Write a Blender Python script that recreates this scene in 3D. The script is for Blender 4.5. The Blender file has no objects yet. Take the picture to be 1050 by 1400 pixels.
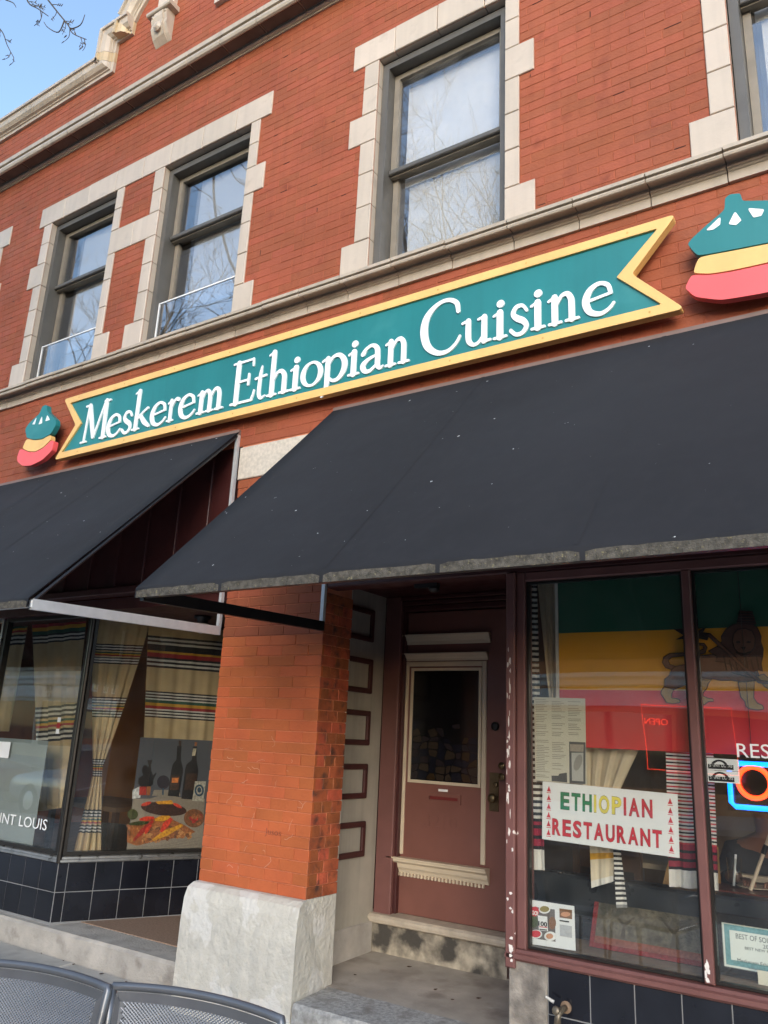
import bpy, math, random
from mathutils import Vector, Matrix

# ------------------------------------------------------------------ camera, sky, sun, exposure
scene = bpy.context.scene
CAM = Vector((0.0, -4.05, 1.65))
RX = Vector((0.83753072, 0.54452186, 0.04514675))
DN = Vector((-0.11304206, 0.25352289, -0.96070164))
FW = Vector((-0.53456878, 0.79951366, 0.27388708))
FPX = 1087.65
cam_d = bpy.data.cameras.new('camera')
cam = bpy.data.objects.new('camera', cam_d)
scene.collection.objects.link(cam)
cam_d.sensor_fit = 'VERTICAL'; cam_d.sensor_height = 24.0; cam_d.lens = FPX / 1400.0 * 24.0
cam_d.clip_start = 0.05; cam_d.clip_end = 2000
cm = Matrix((RX, -DN, -FW)).transposed().to_4x4(); cm.translation = CAM
cam.matrix_world = cm
scene.camera = cam

SUN_EL, SUN_ROT = math.radians(17), math.radians(152)    # low veiled sun, in front of the building and to the right
world = bpy.data.worlds.new('World'); scene.world = world; world.use_nodes = True
nt = world.node_tree
bg = nt.nodes['Background']
sky = nt.nodes.new('ShaderNodeTexSky'); sky.sky_type = 'NISHITA'; sky.sun_disc = False
sky.sun_elevation = SUN_EL; sky.sun_rotation = SUN_ROT
sky.air_density = 1.0; sky.dust_density = 0.6; sky.ozone_density = 1.0; sky.altitude = 150
nt.links.new(sky.outputs[0], bg.inputs[0]); bg.inputs[1].default_value = 0.15
sd = bpy.data.lights.new('sun', 'SUN'); sd.energy = .75; sd.angle = math.radians(36); sd.color = (1, .965, .93)
sun = bpy.data.objects.new('sun', sd); scene.collection.objects.link(sun)
sun_dir = Vector((math.cos(SUN_EL) * math.sin(SUN_ROT), math.cos(SUN_EL) * math.cos(SUN_ROT), math.sin(SUN_EL)))
sun.rotation_euler = sun_dir.to_track_quat('Z', 'Y').to_euler(); sun.location = (10, -20, 30)
vs = scene.view_settings
vs.view_transform = 'Standard'; vs.look = 'None'; vs.gamma = 1.0; vs.use_curve_mapping = False
vs.exposure = 1.68
scene.cycles.max_bounces = 8; scene.cycles.diffuse_bounces = 4; scene.cycles.transparent_max_bounces = 16
scene.cycles.caustics_reflective = False; scene.cycles.caustics_refractive = False

rnd = random.Random(7)
COL = scene.collection

# ------------------------------------------------------------------ where things stand
def ray(px, py):
    return RX * ((px - 525) / FPX) + DN * ((py - 700) / FPX) + FW
def at(px, py, y=0.0):
    d = ray(px, py); return CAM + d * ((y - CAM.y) / d.y)
def at_x(px, py, x):
    d = ray(px, py); return CAM + d * ((x - CAM.x) / d.x)
def at_z(px, py, z):
    d = ray(px, py); return CAM + d * ((z - CAM.z) / d.z)
def at_p(px, py, o, n):
    d = ray(px, py); return CAM + d * ((Vector(o) - CAM).dot(n) / d.dot(n))

# ------------------------------------------------------------------ materials
MATS = {}
def mat(name, col, rough=.6, var=.12, scale=6., bump=.0, bscale=80., col2=None, c2=(.55, .65), c2s=4., metal=0., spec=.5, rnd_amt=0., streak=0., coat=0., scol=None):
    """Painted / stone / metal surface: base colour with mottling, an optional second colour where it is worn, and fine relief."""
    if name in MATS: return MATS[name]
    m = bpy.data.materials.new(name); m.use_nodes = True; MATS[name] = m
    n = m.node_tree.nodes; l = m.node_tree.links; b = n['Principled BSDF']
    geo = n.new('ShaderNodeNewGeometry')
    def noise(s, det=4., stretch=None):
        t = n.new('ShaderNodeTexNoise'); t.inputs['Scale'].default_value = s; t.inputs['Detail'].default_value = det
        if stretch:
            mp = n.new('ShaderNodeMapping'); mp.inputs['Scale'].default_value = stretch
            l.new(geo.outputs['Position'], mp.inputs[0]); l.new(mp.outputs[0], t.inputs['Vector'])
        else: l.new(geo.outputs['Position'], t.inputs['Vector'])
        return t
    def mixc(fac, a, bb, mode='MIX'):
        x = n.new('ShaderNodeMix'); x.data_type = 'RGBA'; x.blend_type = mode
        if isinstance(fac, float): x.inputs[0].default_value = fac
        else: l.new(fac, x.inputs[0])
        for i, v in ((6, a), (7, bb)):
            if isinstance(v, tuple): x.inputs[i].default_value = (*v, 1)
            else: l.new(v, x.inputs[i])
        return x.outputs[2]
    def rng(v, a, bb, c, d):
        x = n.new('ShaderNodeMapRange'); l.new(v, x.inputs[0])
        for i, q in enumerate((a, bb, c, d)): x.inputs[i + 1].default_value = q
        return x.outputs[0]
    lo = tuple(max(0, c * (1 - var)) for c in col); hi = tuple(min(1, c * (1 + var)) for c in col)
    t = noise(scale)
    c = mixc(rng(t.outputs[0], .3, .7, 0, 1), lo, hi)
    if rnd_amt:
        oi = n.new('ShaderNodeObjectInfo')
        ad = n.new('ShaderNodeMath'); ad.operation = 'ADD'
        l.new(geo.outputs['Random Per Island'], ad.inputs[0]); l.new(oi.outputs['Random'], ad.inputs[1])
        fr = n.new('ShaderNodeMath'); fr.operation = 'FRACT'; l.new(ad.outputs[0], fr.inputs[0])
        hs = n.new('ShaderNodeHueSaturation'); l.new(c, hs.inputs['Color'])
        l.new(rng(fr.outputs[0], 0, 1, 1 - rnd_amt, 1 + rnd_amt), hs.inputs['Value'])
        l.new(rng(fr.outputs[0], 0, 1, .5 + rnd_amt * .04, .5 - rnd_amt * .04), hs.inputs['Hue'])
        c = hs.outputs[0]
    if streak:
        s = noise(3., 5., (6, 6, .35)); c = mixc(rng(s.outputs[0], .45, .75, 0, streak), c, scol or tuple(x * .45 for x in col))
    if col2:
        w = noise(c2s, 8.); c = mixc(rng(w.outputs[0], c2[0], c2[1], 0, 1), c, col2)
    l.new(c, b.inputs['Base Color'])
    r = noise(scale * 2.3); l.new(rng(r.outputs[0], .3, .7, max(.02, rough * .85), min(1, rough * 1.15)), b.inputs['Roughness'])
    b.inputs['Metallic'].default_value = metal; b.inputs['Specular IOR Level'].default_value = spec
    b.inputs['Coat Weight'].default_value = coat
    if bump:
        bt = noise(bscale, 6.); bp = n.new('ShaderNodeBump'); bp.inputs['Strength'].default_value = bump; bp.inputs['Distance'].default_value = .01
        l.new(bt.outputs[0], bp.inputs['Height']); l.new(bp.outputs[0], b.inputs['Normal'])
    return m
def glass(name, ior=1.5, tint=(1, 1, 1), rough=0., dust=0.):
    """Window pane: what lies behind shows through, the street mirrors in it by the Fresnel law."""
    if name in MATS: return MATS[name]
    m = bpy.data.materials.new(name); m.use_nodes = True; MATS[name] = m
    n = m.node_tree.nodes; l = m.node_tree.links; n.remove(n['Principled BSDF'])
    tr = n.new('ShaderNodeBsdfTransparent'); tr.inputs[0].default_value = (*tint, 1)
    gl = n.new('ShaderNodeBsdfGlossy'); gl.inputs['Roughness'].default_value = rough
    geo = n.new('ShaderNodeNewGeometry'); t = n.new('ShaderNodeTexNoise'); t.inputs['Scale'].default_value = 1.3; t.inputs['Detail'].default_value = 1
    l.new(geo.outputs['Position'], t.inputs['Vector'])
    bp = n.new('ShaderNodeBump'); bp.inputs['Strength'].default_value = .05; bp.inputs['Distance'].default_value = .05
    l.new(t.outputs[0], bp.inputs['Height']); l.new(bp.outputs[0], gl.inputs['Normal'])
    lw = n.new('ShaderNodeLayerWeight'); lw.inputs[0].default_value = .5
    pw = n.new('ShaderNodeMath'); pw.operation = 'POWER'; l.new(lw.outputs['Facing'], pw.inputs[0]); pw.inputs[1].default_value = 5.
    f0 = ((ior - 1) / (ior + 1)) ** 2
    fr = n.new('ShaderNodeMapRange'); l.new(pw.outputs[0], fr.inputs[0]); fr.inputs[3].default_value = f0; fr.inputs[4].default_value = 1.
    mx = n.new('ShaderNodeMixShader'); l.new(fr.outputs[0], mx.inputs[0]); l.new(tr.outputs[0], mx.inputs[1]); l.new(gl.outputs[0], mx.inputs[2])
    out = mx.outputs[0]
    if dust:
        df = n.new('ShaderNodeBsdfDiffuse'); df.inputs[0].default_value = (.6, .58, .54, 1)
        m2 = n.new('ShaderNodeMixShader'); t2 = n.new('ShaderNodeTexNoise'); t2.inputs['Scale'].default_value = 5; t2.inputs['Detail'].default_value = 6
        l.new(geo.outputs['Position'], t2.inputs['Vector'])
        mr = n.new('ShaderNodeMapRange'); l.new(t2.outputs[0], mr.inputs[0]); mr.inputs[1].default_value = .3; mr.inputs[2].default_value = .8; mr.inputs[3].default_value = 0; mr.inputs[4].default_value = dust
        l.new(mr.outputs[0], m2.inputs[0]); l.new(out, m2.inputs[1]); l.new(df.outputs[0], m2.inputs[2]); out = m2.outputs[0]
    l.new(out, n['Material Output'].inputs[0]); return m
def glow(name, col, strength):
    if name in MATS: return MATS[name]
    m = bpy.data.materials.new(name); m.use_nodes = True; MATS[name] = m
    b = m.node_tree.nodes['Principled BSDF']; b.inputs['Base Color'].default_value = (*col, 1)
    b.inputs['Emission Color'].default_value = (*col, 1); b.inputs['Emission Strength'].default_value = strength
    return m

BRICK = mat('painted_brick', (.305, .081, .037), .66, .15, 1.6, .35, 55, rnd_amt=.095, streak=.22, col2=(.22, .052, .024), c2=(.58, .74), c2s=7, spec=.3)
BRICK_P = mat('pillar_brick', (.47, .118, .040), .6, .14, 3.0, .5, 60, rnd_amt=.10, spec=.3)
BRICK_S = mat('side_brick', (.40, .10, .04), .6, .3, 9, .6, 60, col2=(.09, .04, .03), c2=(.52, .72), c2s=14, rnd_amt=.25)
MORT = mat('painted_mortar', (.315, .087, .041), .75, .12, 8, .5, 120, spec=.2)
MORT_P = mat('pillar_mortar', (.60, .21, .11), .8, .15, 10, .5, 120)
STONE = mat('cream_terracotta', (.54, .45, .36), .38, .07, 3, .10, 40, rnd_amt=.06, col2=(.42, .35, .28), c2=(.60, .8), c2s=7, streak=.16)
STONE_C = mat('weathered_terracotta', (.47, .395, .31), .42, .10, 5, .12, 50, rnd_amt=.07, col2=(.26, .21, .165), c2=(.60, .82), c2s=5, streak=.22)
STONE_Y = mat('ochre_terracotta', (.50, .38, .23), .45, .12, 5, .15, 50, rnd_amt=.07)
SOFFIT = mat('shaded_terracotta', (.13, .10, .075), .7, .2, 5, .2, 50)  # cornice underside: its shade is put into this darker colour
WFRAME = mat('grey_window_paint', (.105, .097, .086), .45, .1, 6, .05, 60, streak=.2)
SASH = mat('tan_sash_paint', (.24, .205, .16), .5, .12, 8, .1, 60)
WFRED = mat('mauve_frame_paint', (.165, .070, .062), .45, .1, 6, .08, 50, col2=(.75, .68, .63), c2=(.735, .75), c2s=17)
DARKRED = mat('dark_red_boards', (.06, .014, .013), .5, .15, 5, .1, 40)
DOORRED = mat('door_paint', (.195, .080, .062), .42, .10, 4, .06, 40)
CREAM = mat('cream_trim_paint', (.62, .52, .38), .5, .06, 6, .05, 60)
PANELW = mat('greige_panel_paint', (.40, .37, .31), .55, .1, 5, .08, 40, streak=.3)
TILE = mat('black_tile', (.012, .013, .018), .12, .2, 6, .02, 20, rnd_amt=.2)
GROUT = mat('pale_grout', (.22, .22, .22), .9)
ALU = mat('brushed_aluminium', (.66, .66, .66), .42, .06, 20, .03, 200, metal=.45)
ALU_OLD = mat('worn_aluminium', (.62, .60, .57), .32, .15, 15, .15, 90, metal=.9, col2=(.20, .18, .15), c2=(.6, .66), c2s=14)
BRONZE = mat('dark_bronze_frame', (.045, .04, .036), .35, .1, 10, metal=.6)
FABRIC = mat('charcoal_awning_cloth', (.0235, .0238, .0265), .9, .18, .6, .08, 700, spec=.2, streak=.35, scol=(.030, .0305, .034), col2=(.50, .50, .50), c2=(.735, .75), c2s=26)
FADED = mat('faded_lichen_edge', (.085, .077, .064), .95, .45, 40, .6, 150, spec=.2, col2=(.20, .175, .10), c2=(.60, .7), c2s=70)
BLACKM = mat('black_bar', (.012, .012, .013), .4)
CONC = mat('pale_stucco_plinth', (.58, .545, .47), .8, .10, 12, 1.0, 34, col2=(.66, .63, .57), c2=(.545, .565), c2s=3.6)
CONC2 = mat('grey_concrete', (.42, .385, .34), .85, .18, 6, .6, 60, col2=(.26, .23, .20), c2=(.58, .75), c2s=7)
CONC3 = mat('dirty_concrete_pier', (.30, .265, .225), .85, .35, 12, .8, 50, col2=(.07, .06, .055), c2=(.48, .75), c2s=5)
GRANITE = mat('granite_step', (.36, .355, .34), .8, .30, 45, .5, 120, col2=(.22, .21, .19), c2=(.5, .72), c2s=9)
LANDING = mat('worn_stone_floor', (.40, .355, .30), .8, .2, 4, .3, 40, col2=(.27, .23, .19), c2=(.52, .7), c2s=5)
TERRAZZO = mat('brown_terrazzo', (.33, .22, .155), .55, .22, 60, .1, 100)
WALK = mat('sidewalk_concrete', (.44, .42, .385), .85, .12, 5, .4, 90, col2=(.30, .28, .26), c2=(.58, .75), c2s=3)
STEELC = mat('powder_grey_steel', (.16, .165, .175), .35, .06, 8, .02, 60, metal=.55)
TEAL = mat('teal_sign_paint', (.016, .19, .195), .38, .12, 1.2, .06, 30, col2=(.035, .235, .235), c2=(.56, .72), c2s=3, streak=.12)
YELLOW = mat('sign_yellow_paint', (.82, .50, .17), .42, .07, 4, .05, 40, streak=.10, col2=(.55, .30, .10), c2=(.68, .8), c2s=9)
WHITE = mat('white_letter_paint', (.86, .86, .85), .45, .03, 9, .05, 60, col2=(.55, .52, .5), c2=(.7, .74), c2s=30)
REDP = mat('coral_red_paint', (.88, .115, .115), .42, .04, 4, .03, 40, col2=(.85, .80, .78), c2=(.76, .77), c2s=16)

# ------------------------------------------------------------------ mesh helpers
class Fr:                                                   # a flat frame: o + u*U + w*W + n*N, N points out of the surface
    def __init__(s, o, u, w, n): s.o, s.u, s.w, s.n = Vector(o), Vector(u).normalized(), Vector(w).normalized(), Vector(n).normalized()
    def p(s, a, b, c=0.): return s.o + s.u * a + s.w * b + s.n * c
FACADE = Fr((0, 0, 0), (1, 0, 0), (0, 0, 1), (0, -1, 0))
def FY(y): return Fr((0, y, 0), (1, 0, 0), (0, 0, 1), (0, -1, 0))
UP = Fr((0, 0, 0), (1, 0, 0), (0, 1, 0), (0, 0, 1))

class G:
    def __init__(s): s.v, s.f, s.m = [], [], []
    def add(s, vs_, fs, mi=0):
        k = len(s.v); s.v += [tuple(v) for v in vs_]; s.f += [tuple(i + k for i in f) for f in fs]; s.m += [mi] * len(fs); return s
    def box(s, x0, x1, y0, y1, z0, z1, mi=0):
        return s.add([(x, y, z) for z in (z0, z1) for y in (y0, y1) for x in (x0, x1)],
                     [(0, 2, 3, 1), (4, 5, 7, 6), (0, 1, 5, 4), (2, 6, 7, 3), (0, 4, 6, 2), (1, 3, 7, 5)], mi)
    def slab(s, fr, u0, u1, w0, w1, n0, n1, c=0., mi=0):
        """block on a frame from depth n0 up to n1, its front edges chamfered by c"""
        if c <= 0:
            P = [fr.p(u, w, n) for n in (n0, n1) for w in (w0, w1) for u in (u0, u1)]
            return s.add(P, [(0, 2, 3, 1), (4, 5, 7, 6), (0, 1, 5, 4), (2, 6, 7, 3), (0, 4, 6, 2), (1, 3, 7, 5)], mi)
        r = lambda d, n: [fr.p(u0 + d, w0 + d, n), fr.p(u1 - d, w0 + d, n), fr.p(u1 - d, w1 - d, n), fr.p(u0 + d, w1 - d, n)]
        P = r(0, n0) + r(0, n1 - c) + r(c, n1)
        F = [(3, 2, 1, 0), (8, 9, 10, 11)]
        for i in range(4):
            j = (i + 1) % 4; F += [(i, j, j + 4, i + 4), (i + 4, j + 4, j + 8, i + 8)]
        return s.add(P, F, mi)
    def prism(s, fr, pts, n0, n1, c=0., mi=0):
        """outline (u,w) given counter-clockwise, raised from n0 to n1"""
        from mathutils.geometry import tessellate_polygon
        a = sum(pts[i][0] * pts[(i + 1) % len(pts)][1] - pts[(i + 1) % len(pts)][0] * pts[i][1] for i in range(len(pts)))
        if a < 0: pts = pts[::-1]
        k = len(pts)
        tri = tessellate_polygon([[Vector((p[0], p[1], 0)) for p in pts]])
        fix = []
        for t in tri:
            A, B, Cc = (pts[i] for i in t)
            ar = (B[0] - A[0]) * (Cc[1] - A[1]) - (Cc[0] - A[0]) * (B[1] - A[1])
            fix.append(t if ar > 0 else t[::-1])
        V = [fr.p(u, w, n0) for u, w in pts] + [fr.p(u, w, n1) for u, w in pts]
        F = [tuple(reversed(t)) for t in fix] + [tuple(i + k for i in t) for t in fix]
        F += [(i, (i + 1) % k, (i + 1) % k + k, i + k) for i in range(k)]
        return s.add(V, F, mi)
    def sweep(s, prof, fr, u0, u1, mi=0):
        """profile of (n,w) points drawn along u of the frame, capped"""
        k = len(prof)
        V = [fr.p(u0, w, n) for n, w in prof] + [fr.p(u1, w, n) for n, w in prof]
        F = [(i, i + k, (i + 1) % k + k, (i + 1) % k) for i in range(k)]
        F += [tuple(range(k)), tuple(reversed(range(k, 2 * k)))]
        return s.add(V, F, mi)
    def tube(s, path, r, n=8, cap=True, mi=0):
        path = [Vector(p) for p in path]; rs = r if isinstance(r, (list, tuple)) else [r] * len(path)
        k0 = len(s.v); prev = None
        for i, p in enumerate(path):
            t = (path[min(i + 1, len(path) - 1)] - path[max(i - 1, 0)]).normalized()
            if prev is None:
                a = Vector((0, 0, 1)) if abs(t.z) < .9 else Vector((1, 0, 0)); x = t.cross(a).normalized()
            else: x = (prev - t * prev.dot(t)).normalized()
            prev = x; y = t.cross(x)
            for j in range(n):
                q = 2 * math.pi * j / n; s.v.append(tuple(p + (x * math.cos(q) + y * math.sin(q)) * rs[i]))
        for i in range(len(path) - 1):
            for j in range(n):
                a = k0 + i * n + j; b = k0 + i * n + (j + 1) % n
                s.f.append((a, b, b + n, a + n)); s.m.append(mi)
        if cap:
            s.f.append(tuple(reversed(range(k0, k0 + n)))); e = k0 + (len(path) - 1) * n; s.f.append(tuple(range(e, e + n))); s.m += [mi, mi]
        return s
    def lathe(s, o, axis, prof, n=16, mi=0):
        """(radius, height) profile turned about axis at o"""
        ax = Vector(axis).normalized(); a = Vector((0, 0, 1)) if abs(ax.z) < .9 else Vector((1, 0, 0)); x = ax.cross(a).normalized(); y = ax.cross(x); o = Vector(o)
        k0 = len(s.v)
        for r, h in prof:
            for j in range(n):
                q = 2 * math.pi * j / n; s.v.append(tuple(o + ax * h + (x * math.cos(q) + y * math.sin(q)) * r))
        for i in range(len(prof) - 1):
            for j in range(n):
                a_ = k0 + i * n + j; b_ = k0 + i * n + (j + 1) % n; s.f.append((a_, b_, b_ + n, a_ + n)); s.m.append(mi)
        s.f.append(tuple(reversed(range(k0, k0 + n)))); e = k0 + (len(prof) - 1) * n; s.f.append(tuple(range(e, e + n))); s.m += [mi, mi]
        return s
    def build(s, name, m, parent=None, smooth=False, kind=None):
        me = bpy.data.meshes.new(name); me.from_pydata(s.v, [], s.f)
        for x in (m if isinstance(m, list) else [m]): me.materials.append(x)
        me.polygons.foreach_set('material_index', s.m)
        if smooth: me.polygons.foreach_set('use_smooth', [True] * len(me.polygons))
        me.update()
        return link(name, me, parent, kind)
def wmat(o):
    m = o.matrix_basis.copy()
    return wmat(o.parent) @ o.matrix_parent_inverse @ m if o.parent else m
def link(name, me, parent=None, kind=None):
    o = bpy.data.objects.new(name, me); COL.objects.link(o)
    if parent:
        o.parent = parent
        o.matrix_parent_inverse = wmat(parent).inverted()
    if kind: o['kind'] = kind
    return o
def tag(o, label, cat, group=None):
    o['label'] = label; o['category'] = cat
    if group: o['group'] = group
    return o
def thing(name, label, cat, loc=(0, 0, 0), group=None):
    o = bpy.data.objects.new(name, None); COL.objects.link(o); o.location = loc; o.empty_display_size = .1
    return tag(o, label, cat, group)
def struct(name, g, m, parent=None, **k):
    o = g.build(name, m, parent, **k)
    if not parent: o['kind'] = 'structure'
    return o
def B(name, m, parent, x0, x1, y0, y1, z0, z1, c=0.):
    return G().slab(Fr((0, y1, 0), (1, 0, 0), (0, 0, 1), (0, -1, 0)), x0, x1, z0, z1, 0, y1 - y0, c).build(name, m, parent)
def S(name, m, parent, fr, u0, u1, w0, w1, n0, n1, c=0.):
    return G().slab(fr, u0, u1, w0, w1, n0, n1, c).build(name, m, parent)
def ring(g, fr, u0, u1, w0, w1, t, n0, n1, mi=0):
    """a mitred rectangular frame of bar width t as one closed body"""
    o = [(u0, w0), (u1, w0), (u1, w1), (u0, w1)]; i = [(u0 + t, w0 + t), (u1 - t, w0 + t), (u1 - t, w1 - t), (u0 + t, w1 - t)]
    V = [fr.p(u, w, n) for n in (n0, n1) for u, w in o + i]; F = []
    for a in range(4):
        b = (a + 1) % 4
        F += [(8 + a, 8 + b, 12 + b, 12 + a), (b, a, 4 + a, 4 + b), (a, b, 8 + b, 8 + a), (4 + b, 4 + a, 12 + a, 12 + b)]
    g.add(V, F, mi); return g
def split_build(g, name, m, parent):
    """each separate letter of a text becomes a part of its own"""
    par = list(range(len(g.v)))
    def root(i):
        while par[i] != i: par[i] = par[par[i]]; i = par[i]
        return i
    for f in g.f:
        for i in f[1:]: par[root(i)] = root(f[0])
    sets = {}
    for f in g.f: sets.setdefault(root(f[0]), []).append(f)
    for fs in sets.values():
        ids = sorted({i for f in fs for i in f}); mp = {q: k for k, q in enumerate(ids)}
        G().add([g.v[i] for i in ids], [tuple(mp[i] for i in f) for f in fs]).build(name, m, parent)
def text_geo(txt, size, fr, u, w, n=0., depth=.001, width=None, align='LEFT', bold=0.):
    """letters as flat solid shapes on a frame"""
    c = bpy.data.curves.new('t', 'FONT'); c.body = txt; c.size = size; c.extrude = depth / 2; c.align_x = align; c.offset = bold; c.resolution_u = 3
    o = bpy.data.objects.new('t', c); COL.objects.link(o)
    dg = bpy.context.evaluated_depsgraph_get(); me = bpy.data.meshes.new_from_object(o.evaluated_get(dg))
    g = G(); xs = [v.co.x for v in me.vertices]
    sx = 1.
    if width: sx = width / (max(xs) - min(xs))
    x0 = min(xs) if align == 'LEFT' else 0
    g.add([fr.p(u + (v.co.x - x0) * sx, w + v.co.y, n + v.co.z + depth / 2) for v in me.vertices], [tuple(p.vertices) for p in me.polygons])
    bpy.data.objects.remove(o); bpy.data.curves.remove(c); bpy.data.meshes.remove(me)
    return g

def rounded(pts, r, k=5):
    out = []
    for i, p in enumerate(pts):
        a = Vector(pts[i - 1]) - Vector(p); b = Vector(pts[(i + 1) % len(pts)]) - Vector(p); P = Vector(p)
        ang = a.angle(b); d = min(r / math.tan(ang / 2), a.length * .4, b.length * .4)
        s_, e_ = P + a.normalized() * d, P + b.normalized() * d
        for q in range(k + 1):
            t = q / k; out.append(tuple((1 - t) ** 2 * s_ + 2 * t * (1 - t) * P + t * t * e_))
    return out
def chaikin(pts, k=3):
    for _ in range(k):
        out = []
        for i, p in enumerate(pts):
            q = pts[(i + 1) % len(pts)]; t = .12 if _ == 0 else .25
            out += [(p[0] * (1 - t) + q[0] * t, p[1] * (1 - t) + q[1] * t), (p[0] * t + q[0] * (1 - t), p[1] * t + q[1] * (1 - t))]
        pts = out
    return pts

# ------------------------------------------------------------------ ground and street
struct('ground', G().box(-400, 400, -400, 400, -1.2, -.16), mat('far_ground', (.20, .19, .17), .9))
struct('road', G().box(-200, 200, -16.5, -5.15, -.30, -.13), mat('asphalt', (.055, .055, .057), .9, .15, 3, .4, 60))
KERB = mat('kerb_concrete', (.40, .385, .36), .85, .12, 5, .3, 60)
struct('kerb', G().box(-200, 200, -5.15, -5.0, -.30, -.004), KERB)
struct('kerb', G().box(-200, 200, -16.65, -16.5, -.30, -.004), KERB)
struct('far_sidewalk', G().box(-200, 200, -20.9, -16.65, -.30, -.004), WALK)
walk = struct('sidewalk', G().box(-200, 200, -5.0, .6, -.30, -.02), mat('slab_joint', (.10, .09, .08), .95))
for i in range(14):
    for j in range(4):
        x0 = -14.1 + i * 1.26; y0 = -4.99 + j * 1.28; sh = rnd.uniform(-.003, .003)
        G().slab(UP, x0 + .006, x0 + 1.254, y0 + .006, min(y0 + 1.274, .14), -.05, sh, .008).build('slab', WALK, walk)

# ------------------------------------------------------------------ the brick building: wall, stones, cornices
bld = thing('brick_building', 'two storey red brick building with cream stone trim and curved gable', 'building', (-3.6, 0, 0))
CH = .0678; BL = .2195
XL, XR = -11.6, 3.6
Z_SILL = 4.805
WINS = [(-7.09, -6.04), (-5.36, -4.275), (-2.945, -1.88), (-.477, .60), (1.16, 2.21), (-9.2, -8.10)]
holes = [(a, b, Z_SILL, 6.735) for a, b in WINS]
gable = [(-6.44, 8.37), (-6.44, 8.75), (-6.20, 8.75), (-6.19, 8.90), (-6.126, 9.01), (-6.045, 9.113), (-5.93, 9.24), (-5.75, 9.38), (-5.5, 9.50), (-5.2, 9.56), (-4.9, 9.58), (-4.9, 9.85)]
gable = gable + [(-4.82 - x, z) for x, z in reversed(gable)]
def roofline(x):
    if x <= -6.44 or x >= 1.62: return 8.37
    for i in range(len(gable) - 1):
        a, b = gable[i], gable[i + 1]
        if a[0] <= x <= b[0] and b[0] > a[0]: return a[1] + (b[1] - a[1]) * (x - a[0]) / (b[0] - a[0])
    return 9.85
wall = G()
# mortar sheet with the window openings left free
xs = sorted({XL, XR, *[h[0] for h in holes], *[h[1] for h in holes]}); zs = [3.70, Z_SILL, 6.735, 8.37]
BACK = Fr((0, .0025, 0), (1, 0, 0), (0, 0, 1), (0, -1, 0))
for i in range(len(xs) - 1):
    for j in range(3):
        xm = (xs[i] + xs[i + 1]) / 2; zm = (zs[j] + zs[j + 1]) / 2
        if any(h[0] < xm < h[1] and h[2] < zm < h[3] for h in holes): continue
        wall.add([BACK.p(xs[i], zs[j]), BACK.p(xs[i + 1], zs[j]), BACK.p(xs[i + 1], zs[j + 1]), BACK.p(xs[i], zs[j + 1])], [(0, 1, 2, 3)])
wall.prism(BACK, [(-6.44, 8.37)] + gable[1:-1] + [(1.62, 8.37)], -.30, 0)
brick_wall = wall.build('wall', MORT, bld)

# stones round the windows: (x0, x1, z0, z1)
stones = []
JZ = [6.735, 6.50, 6.257, 5.993, 5.712, 5.42, 5.13, Z_SILL]
def jamb(xi, side, wide_mid=True):
    for k in range(7):
        w = .108 if side > 0 else .135
        if k == 6 or (k == 2 and wide_mid): w = .215 if side > 0 else .25
        a, b = (xi, xi + w) if side > 0 else (xi - w, xi)
        stones.append((a, b, JZ[k + 1], JZ[k]))
jamb(-7.09, -1); jamb(-6.04, 1, False); jamb(-5.36, -1, False); jamb(-4.275, 1); jamb(-2.945, -1); jamb(-1.88, 1); jamb(-.477, -1, False); jamb(-8.10, 1)
jamb(.60, 1); jamb(1.16, -1); jamb(2.21, 1)
stones = [s for s in stones if not (abs(s[2] - 5.993) < .001 and (abs(s[0] + 6.04) < .01 or abs(s[1] + 5.36) < .01))]
stones += [(-6.04, -5.70, 5.993, 6.257), (-5.70, -5.36, 5.993, 6.257)]
for row in ([-7.32, -6.908, -6.507, -6.085, -5.68, -5.297, -4.88, -4.466, -4.05], [-3.195, -2.803, -2.43, -2.04, -1.665], [-.70, -.28, .14, .56, .98, 1.40, 1.82, 2.43], [-9.6, -9.02, -8.60, -8.24, -7.873]):
    stones += [(row[i], row[i + 1], 6.735, 6.978) for i in range(len(row) - 1)]
for a, b, c, d in stones:
    G().slab(FACADE, a + .003, b - .003, c + .003, d - .003, -.06, .012 + rnd.uniform(-.0015, .0015), .004).build('trim_stone', STONE, bld)
G().slab(FACADE, -4.016, -3.128, 3.435, 3.685, -.06, .012, .005).build('trim_stone', mat('speckled_limestone', (.56, .49, .40), .7, .15, 45, .25, 90), bld)

# brick courses, clipped round the stones and openings
block = holes + stones + [(-4.016, -3.128, 3.435, 3.685)]
bricks = []                                                  # (x0, x1, z0, z1) on the facade
k = 0; z = .72
while z < 9.75:
    z0, z1 = z + .0035, z + CH - .0035; zm = z + CH / 2
    iv = [(-4.012, -3.132)] if zm < 3.745 else [(XL, XR)]
    if zm > 8.35:
        ok = [x * .01 for x in range(-644, 163) if roofline(x * .01) > zm + .01]
        iv = [(min(ok), max(ok))] if ok else []
    for a, b, c, d in block:
        ov = min(d, z1) - max(c, z0)
        if ov < .55 * (z1 - z0): continue
        iv = [q for p in iv for q in ((p[0], min(p[1], a - .004)), (max(p[0], b + .004), p[1])) if q[1] - q[0] > .02]
    if 4.645 < zm < 4.79 or 7.63 < zm < 7.80: iv = []
    off = (k % 2) * BL / 2 + (.0 if zm < 3.7 else rnd.choice((0, 0, .01, -.01)))
    for p in iv:
        x = -4.012 - BL * 40 + off
        while x < p[1]:
            a, b = max(p[0], x + .0035), min(p[1], x + BL - .0035)
            if b - a > .03: bricks.append((a, b, z0, z1))
            x += BL
    z += CH; k += 1
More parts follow.
